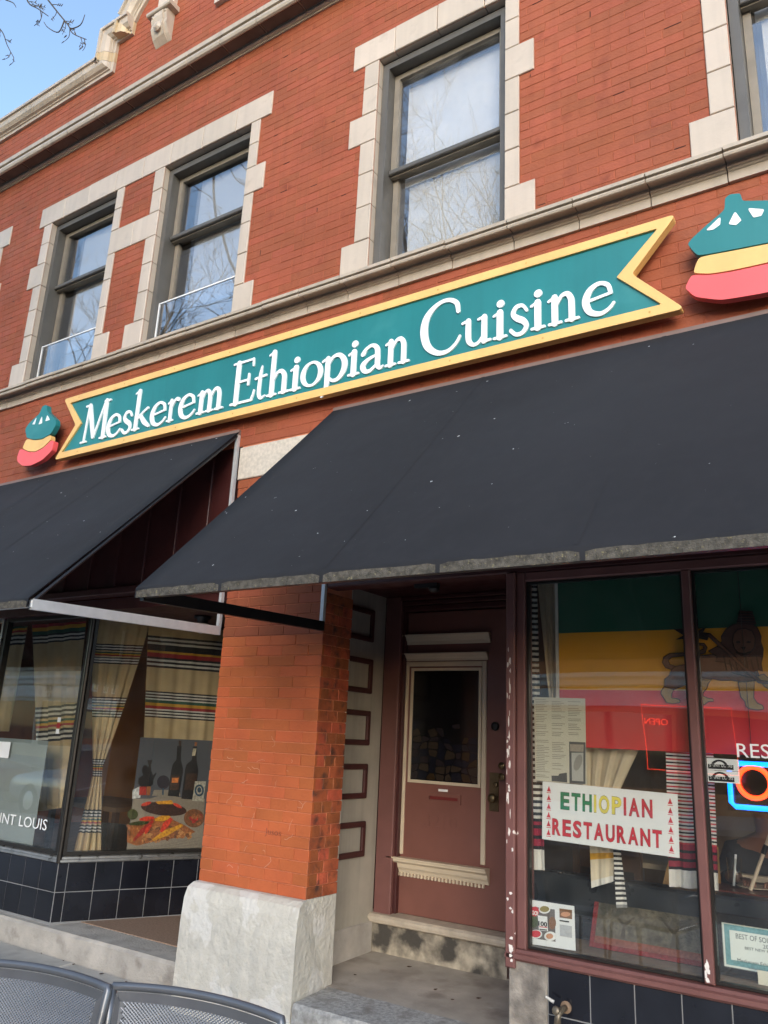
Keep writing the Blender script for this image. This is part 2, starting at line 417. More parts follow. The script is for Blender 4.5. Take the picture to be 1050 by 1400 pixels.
def shown(b):
    x, zc = (b[0] + b[1]) / 2, (b[2] + b[3]) / 2
    if zc < 2.3: return 0
    if zc < 3.84: return 50
    if 3.92 < zc < 4.46 and -6.1 < x < -.75: return 50
    return math.dist((x, 0, zc), CAM)
bricks.sort(key=shown)
RET = Fr((-3.132, 0, 0), (0, 1, 0), (0, 0, 1), (1, 0, 0))   # the pillar's side in the doorway
side = []
for k in range(45):
    z0 = .72 + k * CH
    cuts = [0, .10, .205, .31] if k % 2 else [0, .155, .31]
    for i in range(len(cuts) - 1): side.append((cuts[i] + .003, cuts[i + 1] - .003, z0 + .0035, z0 + CH - .0035))
MESHES = {}
def lay(name, fr, b, m, parent, dep=.02):
    w = round((b[1] - b[0]) * 200) / 200
    key = (w, m.name, id(fr))
    if key not in MESHES:
        g = G().slab(Fr((0, 0, 0), fr.u, fr.w, fr.n), -w / 2 - .001, w / 2 + .001, -CH / 2 + .0025, CH / 2 - .0025, -dep, 0, .0022)
        me = bpy.data.meshes.new(name); me.from_pydata(g.v, [], g.f); me.materials.append(m); MESHES[key] = me
    o = link(name, MESHES[key], parent)
    o.location = fr.p((b[0] + b[1]) / 2, (b[2] + b[3]) / 2, rnd.uniform(-.0016, .0016))
    return o
pill = G().box(-4.006, -3.138, .006, .30, .55, 3.72).build('pillar', MORT_P, bld)
single = bricks[:230]
for b in single: lay('brick', FACADE, b, BRICK_P if b[3] < 3.7 else BRICK, pill if b[3] < 3.7 else brick_wall)
for b in [s for s in side if s[3] < 2.6]: lay('brick', RET, b, BRICK_S, pill)
rest = G()
for b in bricks[230:]: rest.slab(FACADE, b[0] - .001, b[1] + .001, b[2] - .001, b[3] + .001, -.02, rnd.uniform(-.0012, .0012), .002)
rest.build('brick_courses', BRICK, brick_wall, kind='stuff')
cr = G(); rc_ = random.Random(12)                            # joints that have lost their pointing
for b in rc_.sample([q for q in bricks if 4.85 < q[2] < 8.2], 110):
    a = rc_.uniform(b[0], b[1] - .03); L = rc_.uniform(.02, .12)
    if rc_.random() < .7: cr.slab(FACADE, a, min(a + L, b[1]), b[2] - .0052, b[2] - .0015, -.003, .0006)
    else: cr.slab(FACADE, b[1] + .001, b[1] + .0055, b[2] + .005, b[3] - rc_.uniform(.005, .04), -.003, .0006)
cr.build('open_joints', mat('open_joint', (.05, .014, .010), .9), brick_wall, kind='stuff')
# stucco plinth of the pillar: battered, with a rounded shoulder
g = G(); prof = [(-.30, .0), (.105, .0), (.102, .25), (.095, .50), (.088, .63), (.068, .69), (.030, .716), (-.02, .722), (-.30, .722)]
NX = 14; ring_x = []
for i in range(NX + 1):
    t = i / NX
    for n_, w_ in prof:
        spread = max(0, n_) * .20 + (.008 if w_ < .7 else .003)
        x = -4.012 - spread + t * (.88 + 1.9 * spread)
        jx = rnd.uniform(-.004, .004) if 0 < i < NX else 0
        g.v.append((x, -n_ + (rnd.uniform(-.004, .004) if n_ > 0 else 0), w_))
kp = len(prof)
for i in range(NX):
    for j in range(kp): g.f.append((i * kp + j, (i + 1) * kp + j, (i + 1) * kp + (j + 1) % kp, i * kp + (j + 1) % kp)); g.m.append(0)
g.f += [tuple(range(kp)), tuple(reversed(range(NX * kp, (NX + 1) * kp)))]; g.m += [0, 0]
g.build('plinth', CONC, bld)

# sill course
prof = [(0, 4.645), (.022, 4.645), (.022, 4.703), (.030, 4.706), (.036, 4.716), (.045, 4.716), (.050, 4.724), (.047, 4.733), (.040, 4.735), (.040, 4.748), (.109, 4.752), (.110, 4.731), (.114, 4.727), (.122, 4.731), (.127, 4.742), (.121, 4.756), (.100, 4.758), (.100, 4.766), (.131, 4.767), (.134, 4.788), (0, 4.814)]
joints = [-7.268, -6.818, -6.393, -5.954, -5.495, -5.059, -4.630, -4.187, -3.816, -3.459, -3.088, -2.658, -2.241, -1.803, -1.379, -.954, -.542]
joints = [joints[0] - .44 * i for i in range(10, 0, -1)] + joints + [joints[-1] + .43 * i for i in range(1, 10)]
for i in range(len(joints) - 1):
    d = rnd.uniform(-.002, .002)
    st = G().sweep([(n_ * 1.08 + (d if n_ > 0 else 0), w_ + d * .5) for n_, w_ in prof], FACADE, joints[i] + .003, joints[i + 1] - .003).build('sill_stone', STONE_C, bld)
    G().lathe((joints[i], -.112, 4.786), (0, 0, 1), [(.024, 0), (.024, .006), (.016, .014), (.004, .017)], 10).build('mortar_lug', STONE_C, st)
# main string course under the gable
prof2 = [(0, 7.58), (.012, 7.58), (.012, 7.597), (.026, 7.600), (.038, 7.612), (.036, 7.63), (.026, 7.638), (.03, 7.644), (0, 7.644)]
prof3 = [(.0, 7.645), (.03, 7.646), (.145, 7.640), (.150, 7.622), (.165, 7.612), (.182, 7.620), (.192, 7.642), (.190, 7.668), (.178, 7.688), (.158, 7.694), (.158, 7.704), (.190, 7.706), (.193, 7.752), (0, 7.80)]
jt = [-7.688, -7.243, -6.808, -6.367, -5.924, -5.480, -5.038, -4.613, -4.171]; jt = [jt[0] - .44 * i for i in range(9, 0, -1)] + jt + [jt[-1] + .44 * i for i in range(1, 18)]
for i in range(len(jt) - 1):
    cs = G().sweep(prof3, FACADE, jt[i] + .003, jt[i + 1] - .003).build('cornice_stone', STONE_C, bld)
    G().sweep([(n_, w_) for n_, w_ in prof2], FACADE, jt[i] + .003, jt[i + 1] - .003).build('bed_moulding', STONE_C, cs)
    G().slab(FACADE, jt[i] + .01, jt[i + 1] - .01, 7.632, 7.6395, .045, .140).build('soffit_panel', SOFFIT, cs)  # dark strip with the overhang's shade painted in
# coping on the parapet and up the gable: a moulded section carried along the roofline
cop = [(-.32, 0), (.0, 0), (.03, .0), (.035, .03), (.05, .035), (.05, .05), (.075, .06), (.105, .095), (.115, .14), (.115, .16), (.135, .165), (.135, .20), (-.32, .24)]
def coping(pts, m, name='coping_stone'):
    g = G(); k = len(cop)
    for i, p in enumerate(pts):
        a = pts[max(i - 1, 0)]; b = pts[min(i + 1, len(pts) - 1)]
        def nrm(p, q):
            d = Vector((q[0] - p[0], q[1] - p[1])).normalized(); return Vector((-d.y, d.x))
        n1 = nrm(a, p) if i else nrm(p, b); n2 = nrm(p, b) if i < len(pts) - 1 else n1
        nn = (n1 + n2).normalized(); sc = 1 / max(.5, nn.dot(n1))
        for n_, h in cop: g.v.append((p[0] + nn.x * h * sc, -n_, p[1] + nn.y * h * sc))
    for i in range(len(pts) - 1):
        for j in range(k): g.f.append((i * k + j, (i + 1) * k + j, (i + 1) * k + (j + 1) % k, i * k + (j + 1) % k)); g.m.append(0)
    g.f += [tuple(reversed(range(k))), tuple(range((len(pts) - 1) * k, len(pts) * k))]; g.m += [0, 0]
    return g.build(name, m, bld)
cj = [-11.6, -10.98, -10.52, -10.06, -9.60, -9.15, -8.72, -8.272, -7.786, -7.345, -6.872]
for i in range(len(cj) - 1): coping([(cj[i] + .003, 8.37), (cj[i + 1] - .003, 8.37)], STONE_C)
coping([(-6.869, 8.37), (-6.44, 8.37), (-6.44, 8.50)], STONE_C)
coping([(-6.44, 8.504), (-6.44, 8.62)], STONE_Y); coping([(-6.44, 8.624), (-6.44, 8.75), (-6.20, 8.75)], STONE_C)
coping([(-6.20, 8.754), (-6.19, 8.90)], STONE_Y); coping([(-6.189, 8.905), (-6.126, 9.01), (-6.045, 9.113), (-5.93, 9.24)], STONE_C); coping([(-5.927, 9.243), (-5.75, 9.38), (-5.5, 9.50), (-5.2, 9.56)], STONE_C)
coping([(-5.195, 9.56), (-4.9, 9.58), (-4.9, 9.85), (-4.2, 9.85)], STONE_C); coping([(-4.197, 9.85), (-.6, 9.85), (.08, 9.85), (.08, 9.58), (.38, 9.56)], STONE_C)
coping([(.385, 9.56), (.68, 9.50), (.93, 9.38), (1.11, 9.24), (1.225, 9.113), (1.37, 8.90), (1.38, 8.75), (1.62, 8.75), (1.62, 8.37), (2.1, 8.37)], STONE_C); coping([(2.103, 8.37), (3.6, 8.37)], STONE_C)
# corbel with its carved bracket and pilaster strip in the gable
pil = B('pilaster_strip', STONE, bld, -5.80, -5.55, -.05, .0, 8.72, 9.5, .006)
G().sweep([(0, 8.66), (.12, 8.67), (.13, 8.68), (.13, 8.71), (.115, 8.72), (0, 8.72)], FACADE, -5.85, -5.50).build('corbel_cap', STONE_C, pil)
g = G()
cprof = [(.10, 8.66), (.105, 8.60), (.09, 8.55), (.095, 8.50), (.075, 8.45), (.05, 8.40), (.0, 8.34), (0, 8.66)]
for x0, x1, e in ((-5.79, -5.74, 0.0), (-5.74, -5.61, .014), (-5.61, -5.56, 0.)):
    g.sweep([(n_ + (e if n_ > 0 else 0), w_) for n_, w_ in cprof], FACADE, x0, x1)
for q in range(5): g.lathe((-5.765 + q * .045, -.10, 8.635), (0, -1, 0), [(.014, 0), (.016, .01), (.006, .018)], 8)
g.lathe((-5.675, -.085, 8.48), (0, -1, 0), [(.05, 0), (.055, .02), (.03, .045), (.01, .05)], 10)
g.build('corbel', STONE_C, pil, kind='stuff')
dp = G(); ring(dp, FACADE, -4.93, -1.2, 8.40, 9.5, .08, -.05, .045); dp.build('date_panel_frame', STONE, bld)
B('date_panel', STONE, bld, -4.845, -1.285, .0, .03, 8.485, 9.415)
# shell of the building behind the front
SHELL = mat('inner_plaster', (.30, .24, .18), .9, .1, 3)
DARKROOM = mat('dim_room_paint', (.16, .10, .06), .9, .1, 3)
G().box(XL, XR, .30, 13.9, 8.0, 8.3).build('roof', mat('tar_roof', (.06, .06, .06), .9), bld)
G().box(XL - .02, XL + .3, .31, 14, -.2, 8.35).build('side_wall', BRICK, bld)
G().box(XR - .3, XR + .02, .31, 14, -.2, 8.35).build('side_wall', BRICK, bld)
G().box(XL, XR, 13.9, 14.2, -.2, 8.35).build('back_wall', BRICK, bld)
G().box(XL + .31, XR - .31, 1.8, 1.9, 4.2, 7.9).build('upper_room_wall', SHELL, bld)
G().box(XL + .31, XR - .31, .012, 13.8, 4.0, 4.2).build('upper_floor', SHELL, bld)
G().box(XL + .31, XR - .31, .25, 1.79, 7.4, 7.5).build('upper_ceiling', SHELL, bld)

# upper windows
PANE = glass('upper_window_glass', 3.0)
BLIND = mat('white_blind', (.62, .62, .60), .7, .03, 4)
VOILE = mat('grey_voile', (.42, .43, .44), .9, .08, 5)
PANE_V = glass('hazy_window_glass', 2.5, dust=.08)
WBLIND = mat('white_shade', (.78, .78, .76), .7, .04, 3)
def upper_window(x0, x1, meet, style):
    PN = PANE if style == 'slats' else PANE_V
    w = G(); ring(w, FY(.05), x0 + .004, x1 - .004, Z_SILL - .03, 6.715, .055, -.19, 0)
    w = w.build('window', WFRAME, bld)
    a, b = x0 + .062, x1 - .062
    for (zb, zt, y) in ((meet - .03, 6.655, .135), (Z_SILL + .03, meet + .03, .18)):
        s = G(); ring(s, FY(y), a, b, zb, zt, .045, -.035, 0); s = s.build('sash', SASH, w)
        G().slab(FY(y + .02), a + .04, b - .04, zb + .04, zt - .04, -.005, 0).build('pane', PN, w)
    G().slab(FY(.12), x0 + .06, x1 - .06, meet - .02, meet + .02, -.012, .015, .006).build('meeting_rail', WFRAME, w)
    if style == 'slats':
        sl = G(); zz = 4.9
        while zz < 6.6:
            sl.add([FY(.25).p(a + .13, zz, 0), FY(.25).p(b, zz, 0), FY(.25).p(b, zz + .0245, -.008), FY(.25).p(a + .13, zz + .0245, -.008)], [(0, 1, 2, 3)]); zz += .024
        sl.build('blind', mat('venetian_slat', (.40, .38, .34), .6), w, kind='stuff')
        S('roller_shade', BLIND, w, FY(.235), a + .20, b - .01, 4.83, 6.63, -.004, 0)
        S('insect_screen_frame', WHITE, w, FY(.085), a, b, 5.30, 5.312, -.012, 0); S('insect_screen_frame', WHITE, w, FY(.085), a, a + .014, Z_SILL, 5.299, -.012, 0)
        S('storm_pane', PANE, w, FY(.09), a + .014, b, Z_SILL, 5.30, -.004, 0)
    else:
        c = G(); NN = 60
        S('roller_shade', WBLIND, w, FY(.25), a + .06, b - .02, meet - .06, 6.62, -.004, 0); S('window_board', mat('pale_board', (.66, .63, .55), .7, .1, 2), w, FY(.27), a + .09, b - .02, 4.83, meet, -.004, 0)
        for i in range(NN + 1):
            u = a + .05 + (b - a - .1) * i / NN; d = .02 * math.sin(i * .9) + .012 * math.sin(i * 2.3)
            c.v += [(u, .40 + d * .4, 4.82), (u, .40 + d, meet + .1)]
        for i in range(NN): c.f.append((2 * i, 2 * i + 2, 2 * i + 3, 2 * i + 1)); c.m.append(0)
        c.build('voile_curtain', VOILE, w, smooth=True)
for (a, b), mt, st in zip(WINS, (6.00, 6.00, 5.74, 5.95, 5.9, 6.0), ('slats', 'slats', 'voile', 'voile', 'voile', 'slats')): upper_window(a, b, mt, st)

# ------------------------------------------------------------------ ground floor fronts
PANE1 = glass('shop_glass', 1.85, (.97, .98, .97), dust=.03); PANE2 = glass('right_shop_glass', 1.75, (.97, .98, .97), dust=.03)
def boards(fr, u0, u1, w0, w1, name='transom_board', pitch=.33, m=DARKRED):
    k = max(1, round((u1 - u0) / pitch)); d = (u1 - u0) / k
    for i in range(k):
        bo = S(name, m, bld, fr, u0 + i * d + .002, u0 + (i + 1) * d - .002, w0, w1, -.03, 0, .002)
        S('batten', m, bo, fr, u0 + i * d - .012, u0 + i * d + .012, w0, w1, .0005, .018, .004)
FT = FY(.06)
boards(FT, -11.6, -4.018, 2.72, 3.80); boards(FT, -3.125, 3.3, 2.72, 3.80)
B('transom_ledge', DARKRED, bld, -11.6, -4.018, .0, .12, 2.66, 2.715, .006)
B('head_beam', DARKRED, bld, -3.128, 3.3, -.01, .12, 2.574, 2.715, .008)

# doorway: side wall with raised squares, landing, threshold, door
YD = 1.06; XP = -3.355; ZF = .245
FD = FY(YD)
def dx(px, py): v = at(px, py, YD); return v.x, v.z
struct_floor = G().add([(-3.6, .235, .225), (-1.75, .235, .225), (-1.75, 1.5, .25), (-3.6, 1.5, .25), (-3.6, .235, 0), (-1.75, .235, 0), (-1.75, 1.5, 0), (-3.6, 1.5, 0)], [(0, 1, 2, 3), (4, 5, 1, 0)])
struct_floor.build('landing_floor', LANDING, bld)
g = G(); NX = 16
for i in range(NX + 1):
    x = -3.10 + i * (1.27 / NX)
    for y_, z_ in ((-.10, 0), (-.10, .195), (-.085, .214), (.23, .228), (.23, 0)): g.v.append((x, y_ + rnd.uniform(-.003, .003), z_ + (rnd.uniform(-.002, .002) if z_ else 0)))
for i in range(NX):
    for j in range(5): g.f.append((i * 5 + j, (i + 1) * 5 + j, (i + 1) * 5 + (j + 1) % 5, i * 5 + (j + 1) % 5)); g.m.append(0)
g.f += [tuple(range(5)), tuple(reversed(range(NX * 5, NX * 5 + 5)))]; g.m += [0, 0]
g.build('granite_step', GRANITE, bld)
FP = Fr((XP, 0, 0), (0, 1, 0), (0, 0, 1), (1, 0, 0))
side_wall = S('panel_wall', PANELW, bld, FP, .20, YD, .43, 2.70, -.08, 0)
S('stone_base', CONC2, bld, FP, .20, YD - .01, .0, .43, -.08, .012, .006)
S('pier_back', PANELW, bld, Fr((0, .312, 0), (1, 0, 0), (0, 0, 1), (0, 1, 0)), -3.43, -3.133, .0, 2.70, -.012, -.004)
for (x0, y0, x1, y1) in ((480, 833, 509, 880), (478, 900, 506.5, 950), (475, 970, 503, 1020), (469, 1042, 499, 1092), (465, 1120, 496, 1171)):
    c0 = at_x(x0, (y0 + y1) / 2, XP); c1 = at_x(x1, (y0 + y1) / 2, XP); zt = at_x(x1, y0 + 2, XP).z; zb = at_x(x1, y1 - 1, XP).z
    r_ = G(); ring(r_, FP, c0.y - .12, c1.y, zb, zt, .038, .0005, .026); r_ = r_.build('square_moulding', DARKRED, side_wall); bv = r_.modifiers.new('soft', 'BEVEL'); bv.width = .009; bv.segments = 2
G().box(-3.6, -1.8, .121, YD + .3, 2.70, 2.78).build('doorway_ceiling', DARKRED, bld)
# right side of the doorway runs back from the window post to the door
d_ = Vector((-2.30 + 1.80, YD, 0)).normalized()
FRS = Fr((-1.80, 0.02, 0), d_, (0, 0, 1), (-d_.y, d_.x, 0))
S('doorway_side', WFRED, bld, FRS, .0, 1.17, .22, 2.70, -.06, 0)
# threshold
xl, _ = dx(508, 1260); xr = -2.30
B('riser', mat('sooty_marble_riser', (.40, .35, .27), .6, .35, 14, .3, 40, col2=(.06, .054, .046), c2=(.42, .60), c2s=6), bld, xl - .06, xr + .03, YD + .0, YD + .15, .20, .425)
G().sweep([(-.1, .425), (.025, .425), (.03, .432), (.045, .436), (.045, .448), (.06, .452), (.06, .472), (.04, .485), (-.1, .49)], FD, xl - .05, xr + .02).build('threshold', mat('worn_cream_sill', (.50, .43, .34), .7, .15, 12, .3, 70, streak=.3), bld)
door = S('door', DOORRED, bld, FY(YD + .075), -3.21, -2.345, .492, 2.585, -.045, 0, .004)
S('door_frame', WFRED, bld, FD, -3.352, -3.215, .43, 2.70, -.10, .0, .006); S('door_frame', WFRED, bld, FD, -2.34, -2.235, .245, 2.70, -.10, .0, .006)
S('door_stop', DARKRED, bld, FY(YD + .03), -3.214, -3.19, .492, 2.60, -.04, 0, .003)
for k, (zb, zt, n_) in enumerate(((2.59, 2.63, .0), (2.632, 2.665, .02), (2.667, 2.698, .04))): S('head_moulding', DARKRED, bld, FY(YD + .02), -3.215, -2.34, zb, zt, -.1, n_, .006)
FDD = FY(YD + .075)
def du(px, py): v = at(px, py, YD + .07); return v.x, v.z
def crown(px0, px1, py0, py1, e):
    u0, w1 = du(px0, py0); u1, _ = du(px1, py0); _, w0 = du(px0, py1); h = w1 - w0
    G().sweep([(0, w0), (.012, w0), (.016, w0 + h * .3), (.026, w0 + h * .45), (.034, w0 + h * .7), (.045, w0 + h * .85), (.045, w1), (0, w1)], FDD, u0, u1).build('crown_moulding', CREAM, door)
crown(553, 671, 869, 882, 0); crown(554, 668, 894, 904, 0)
gu0, gz1 = du(566, 917); gu1, _ = du(656, 917); _, gz0 = du(565, 1066)
tu0 = du(551, 1000)[0]; tu1 = du(665, 1000)[0]; tz0 = du(547, 1167)[1]; tz1 = du(555, 905)[1]
for nm, a in (('trim_strip', (tu0, tu0 + .035, tz0, tz1)), ('trim_strip', (tu1 - .035, tu1, tz0, tz1)), ('trim_strip', (tu0 + .036, tu1 - .036, tz1 - .035, tz1))): S(nm, CREAM, door, FDD, *a, -.002, .012, .004)
gf = G(); ring(gf, FDD, gu0 - .018, gu1 + .018, gz0 - .018, gz1 + .018, .02, -.002, .014); gf.build('glass_bead', CREAM, door)
dg_ = S('door_glass', mat('dark_leaded_glass', (.006, .006, .007), .12, .3, 30), door, FDD, gu0, gu1, gz0, gz1, -.001, .004)
# leaded flowers in the lower half of the door glass
PET = [mat('petal_glass_a', (.030, .022, .016), .2), mat('petal_glass_b', (.018, .014, .016), .2), mat('petal_glass_c', (.030, .018, .008), .2), mat('leaf_glass', (.008, .009, .016), .2)]
fl = G(); W_, H_ = gu1 - gu0, gz1 - gz0; rn = random.Random(3); NC, NRr = 8, 8
jit = {(i, j): (gu0 + .006 + (W_ - .012) * (i + (rn.uniform(-.36, .36) if 0 < i < NC else 0)) / NC, gz0 + .006 + H_ * .52 * (j + (rn.uniform(-.36, .36) if j else 0)) / NRr) for i in range(NC + 1) for j in range(NRr + 1)}
for i in range(NC):
    for j in range(NRr):
        q = [jit[i, j], jit[i + 1, j], jit[i + 1, j + 1], jit[i, j + 1]]; c_ = (sum(p[0] for p in q) / 4, sum(p[1] for p in q) / 4)
        if j > 4 and rn.random() < .25 * (j - 4): continue
        q = rounded([(c_[0] + (p[0] - c_[0]) * .86, c_[1] + (p[1] - c_[1]) * .86) for p in q], .012, 3)
        fl.prism(FDD, q, .004, .005, mi=rn.choice((0, 0, 1, 2, 3, 3)))
fl.build('leaded_panes', PET, dg_, kind='stuff')
sh0 = du(535, 1168)[0]; sh1 = du(669, 1185)[0]; zs1 = du(600, 1178)[1]; zs0 = du(600, 1200)[1]; h = zs1 - zs0
shelf = G().sweep([(0, zs0), (.012, zs0), (.02, zs0 + .2 * h), (.032, zs0 + .35 * h), (.04, zs0 + .6 * h), (.06, zs0 + .75 * h), (.06, zs0 + .9 * h), (.075, zs0 + .92 * h), (.075, zs1), (0, zs1)], FDD, sh0, sh1).build('door_shelf', CREAM, door)
nd = 26
for i in range(nd):
    u = sh0 + .04 + (sh1 - sh0 - .08) * i / (nd - 1)
    S('dentil', CREAM, shelf, FDD, u - .007, u + .007, zs0 - .022, zs0 - .0005, .0005, .018)
m0 = du(584, 1083); m1 = du(630, 1101)
ms = G(); ring(ms, FDD, m0[0], m1[0], m1[1], m0[1], .022, -.001, .012); ms = ms.build('mail_slot', DOORRED, door)
S('slot_flap', mat('red_slot', (.16, .02, .018), .5), ms, FDD, m0[0] + .023, m1[0] - .023, m1[1] + .023, m0[1] - .023, -.001, .003)
t0 = du(599, 1079); S('sticker', WHITE, door, FDD, t0[0], t0[0] + .075, t0[1] - .014, t0[1] + .002, .0003, .0015)
ou, oz = du(583, 1104)
text_geo('3210', .13, FDD, ou - .02, oz - .13, -.001, .004, width=.26).build('house_number_trace', DOORRED, door)
BRASS = mat('tarnished_brass', (.16, .12, .065), .38, .2, 20, .1, 80, metal=.9)
q0 = at(669, 1056, YD + .07); q1 = at(682, 1110, YD + .07)
bp_ = S('lock_plate', BRASS, door, FDD, q0.x, q1.x - .003, q1.z, q0.z, -.001, .006, .002)
kc = at(671, 1091, YD + .04); G().lathe((kc.x + .02, YD + .07, kc.z), (0, -1, 0), [(.012, 0), (.012, .03), (.026, .038), (.032, .05), (.03, .062), (.018, .07), (.004, .072)], 16).build('door_knob', BRASS, door, smooth=True)
kc = at(677, 1073, YD + .06); G().lathe((kc.x, YD + .069, kc.z), (0, -1, 0), [(.018, 0), (.018, .008), (.012, .012), (.004, .012)], 14).build('lock_cylinder', BRASS, door, smooth=True)
kc = at(677, 993, YD + .06); G().lathe((kc.x - .005, YD + .074, kc.z), (0, -1, 0), [(.03, 0), (.03, .012), (.024, .02), (.004, .021)], 16).build('dead_bolt', mat('black_lock', (.02, .02, .022), .3, metal=.6), door, smooth=True)
for py in (1047, 1062):
    kc = at(686, py, YD); G().lathe((kc.x, YD - .0005, kc.z), (0, -1, 0), [(.024, 0), (.024, .006), (.019, .009), (.013, .009), (.012, .014), (.004, .014)], 16).build('frame_lock', BRASS, bld, smooth=True)
a = at(692, 860, YD - .04); S('corner_bead', CREAM, bld, FY(YD - .001), -2.268, -2.248, 1.75, 2.50, -.01, .012, .003); S('corner_bead', CREAM, bld, FY(YD - .001), -2.268, -2.248, .98, 1.63, -.01, .012, .003)

# right shop front: post, mullions, rails, panes, black tile below
B('window_post', WFRED, bld, -1.846, -1.795, -.035, .10, .60, 2.572, .006); B('window_post', WFRED, bld, -1.794, -1.745, -.012, .10, .685, 2.572, .006)
G().sweep([(-.1, .632), (.012, .632), (.02, .642), (.035, .646), (.035, .665), (.02, .672), (.012, .684), (-.1, .690)], FACADE, -1.846, 3.3).build('window_sill', WFRED, bld)
B('window_head', WFRED, bld, -1.744, 3.3, -.012, .10, 2.522, 2.573, .006)
mulls = [-.912, .10, 1.10, 2.10, 3.1]
for i, m_ in enumerate(mulls): B('mullion', WFRED, bld, m_, m_ + .042, -.016, .07, .691, 2.5215, .005)
edges = [-1.745] + [v for m_ in mulls for v in (m_, m_ + .042)]
for i in range(0, len(edges) - 1, 2):
    p_ = G(); ring(p_, FY(.012), edges[i] + .001, edges[i + 1] - .001, .691, 2.5215, .012, -.03, .0); p_ = p_.build('shop_window', BRONZE, bld)
    S('pane', PANE2, p_, FY(.028), edges[i] + .012, edges[i + 1] - .012, .702, 2.51, -.006, 0)
B('window_ledge', mat('bare_wood_ledge', (.23, .16, .10), .7, .2, 12, .3, 50), bld, -1.744, 3.25, .05, .36, .66, .700)
B('pier', CONC3, bld, -1.836, -1.638, -.012, .12, .0, .631, .006)
stall = B('tile_base', GROUT, bld, -1.637, 3.3, .0, .12, .0, .631)
x = -1.635
while x < 1.7:
    for z0 in (.022, .225, .430): S('tile', TILE, stall, FACADE, x + .003, x + .204, z0 + .003, min(z0 + .202, .629), -.0, .0035 + rnd.uniform(0, .0008), .0015)
    x += .207
G().box(1.7, 3.3, -.003, .0, .02, .629).build('tile_field', TILE, stall)

# left shop front: window parallel to the street, corner post, return running back beside the entry
YW = .20; XC = -5.72; uR = Vector((.46, .888, 0)).normalized(); nR = Vector((uR.y, -uR.x, 0)); ZL = .19
FW_ = FY(YW); FRT = Fr((XC, YW, 0), uR, (0, 0, 1), nR)
LRET = 1.55
step = G(); NX = 24
for i in range(NX + 1):
    x = -11.5 + i * (7.46 / NX)
    for y_, z_ in ((.145, -.02), (.14, .150), (.155, .172), (.40, .180), (.40, -.02)): step.v.append((x, y_ + rnd.uniform(-.004, .004), z_ + (rnd.uniform(-.002, .002) if z_ > 0 else 0)))
for i in range(NX):
    for j in range(5): step.f.append((i * 5 + j, (i + 1) * 5 + j, (i + 1) * 5 + (j + 1) % 5, i * 5 + (j + 1) % 5)); step.m.append(0)
step.f += [tuple(range(5)), tuple(reversed(range(NX * 5, NX * 5 + 5)))]; step.m += [0, 0]
step.build('entry_step', CONC2, bld)
G().box(-5.9, -3.45, .40, 3.2, -.02, .185).build('entry_floor', TERRAZZO, bld)
def stallrise(fr, L, u_start, back, w0=ZL - .03):
    s_ = S('tile_base', GROUT, bld, fr, u_start, L, w0, .612, -.10, 0)
    u = u_start
    while u < L - .01:
        for a, b in ((.19, .40), (.402, .612)): S('tile', TILE, s_, fr, u + .003, min(u + .204, L) - .0, a + .002, b - .003, -.0, .0035 + rnd.uniform(0, .0008), .0015)
        u += .207
# start of tiles: a narrow corner tile first, as laid
S('tile_corner', GROUT, bld, FRT, 0, .075, ZL - .03, .612, -.09, -.0005)
for a, b in ((.19, .40), (.402, .612)): S('tile', TILE, bld, FRT, .004, .072, a + .002, b - .003, -.001, .0035, .0015)
stallrise(FRT, LRET, .075, .1)
sl = S('tile_base', GROUT, bld, FW_, -11.4, XC - .001, ZL - .03, .612, -.10, 0)
u = XC - .002
while u > -9:
    for a, b in ((.19, .40), (.402, .612)): S('tile', TILE, sl, FW_, u - .204, u - .003, a + .002, b - .003, 0, .0035 + rnd.uniform(0, .0008), .0015)
    u -= .207
sp = [(-.08, .613), (.008, .613), (.022, .618), (.022, .632), (.012, .638), (.012, .652), (-.005, .662), (-.08, .665)]
G().sweep(sp, FW_, -11.4, XC - .006).build('window_sill', ALU_OLD, bld); G().sweep(sp, FRT, .006, LRET).build('window_sill', ALU_OLD, bld)
G().lathe((XC, YW, .61), (0, 0, 1), [(.022, 0), (.022, .06), (.02, .062), (.02, 1.95)], 10).build('corner_post', BRONZE, bld)
sh_l = [(-11.4, -8.6), (-8.56, -7.02), (-6.98, XC - .03)]
for a, b in sh_l:
    p_ = G(); ring(p_, FW_, a, b, .664, 2.56, .028, -.05, .005); p_ = p_.build('shop_window', BRONZE if b > -6 else ALU_OLD, bld)
    S('pane', PANE1, p_, FY(YW + .022), a + .026, b - .026, .69, 2.535, -.006, 0)
p_ = G(); ring(p_, FRT, .02, LRET, .664, 2.56, .026, -.05, .005); p_ = p_.build('shop_window', BRONZE, bld)
PRET = Fr((XC, YW, 0) , uR, (0, 0, 1), nR)
S('pane', PANE1, p_, Fr(Vector((XC, YW, 0)) - nR * .022, uR, (0, 0, 1), nR), .045, LRET - .026, .69, 2.535, -.006, 0)
B('shop_head', DARKRED, bld, -11.4, -4.018, .13, 3.3, 2.562, 2.655)       # soffit over the entry and windows
e_ = FRT.p(LRET, 0); S('entry_back', DARKRED, bld, FY(e_.y + .9), e_.x - .2, -3.4, .185, 2.56, -.05, 0)
S('entry_side', DARKRED, bld, Fr((-3.45, 0, 0), (0, 1, 0), (0, 0, 1), (-1, 0, 0)), .30, 3.3, .185, 2.56, -.05, 0)
S('entry_link', DARKRED, bld, FRT, LRET, LRET + 1.0, .185, 2.56, -.05, 0)
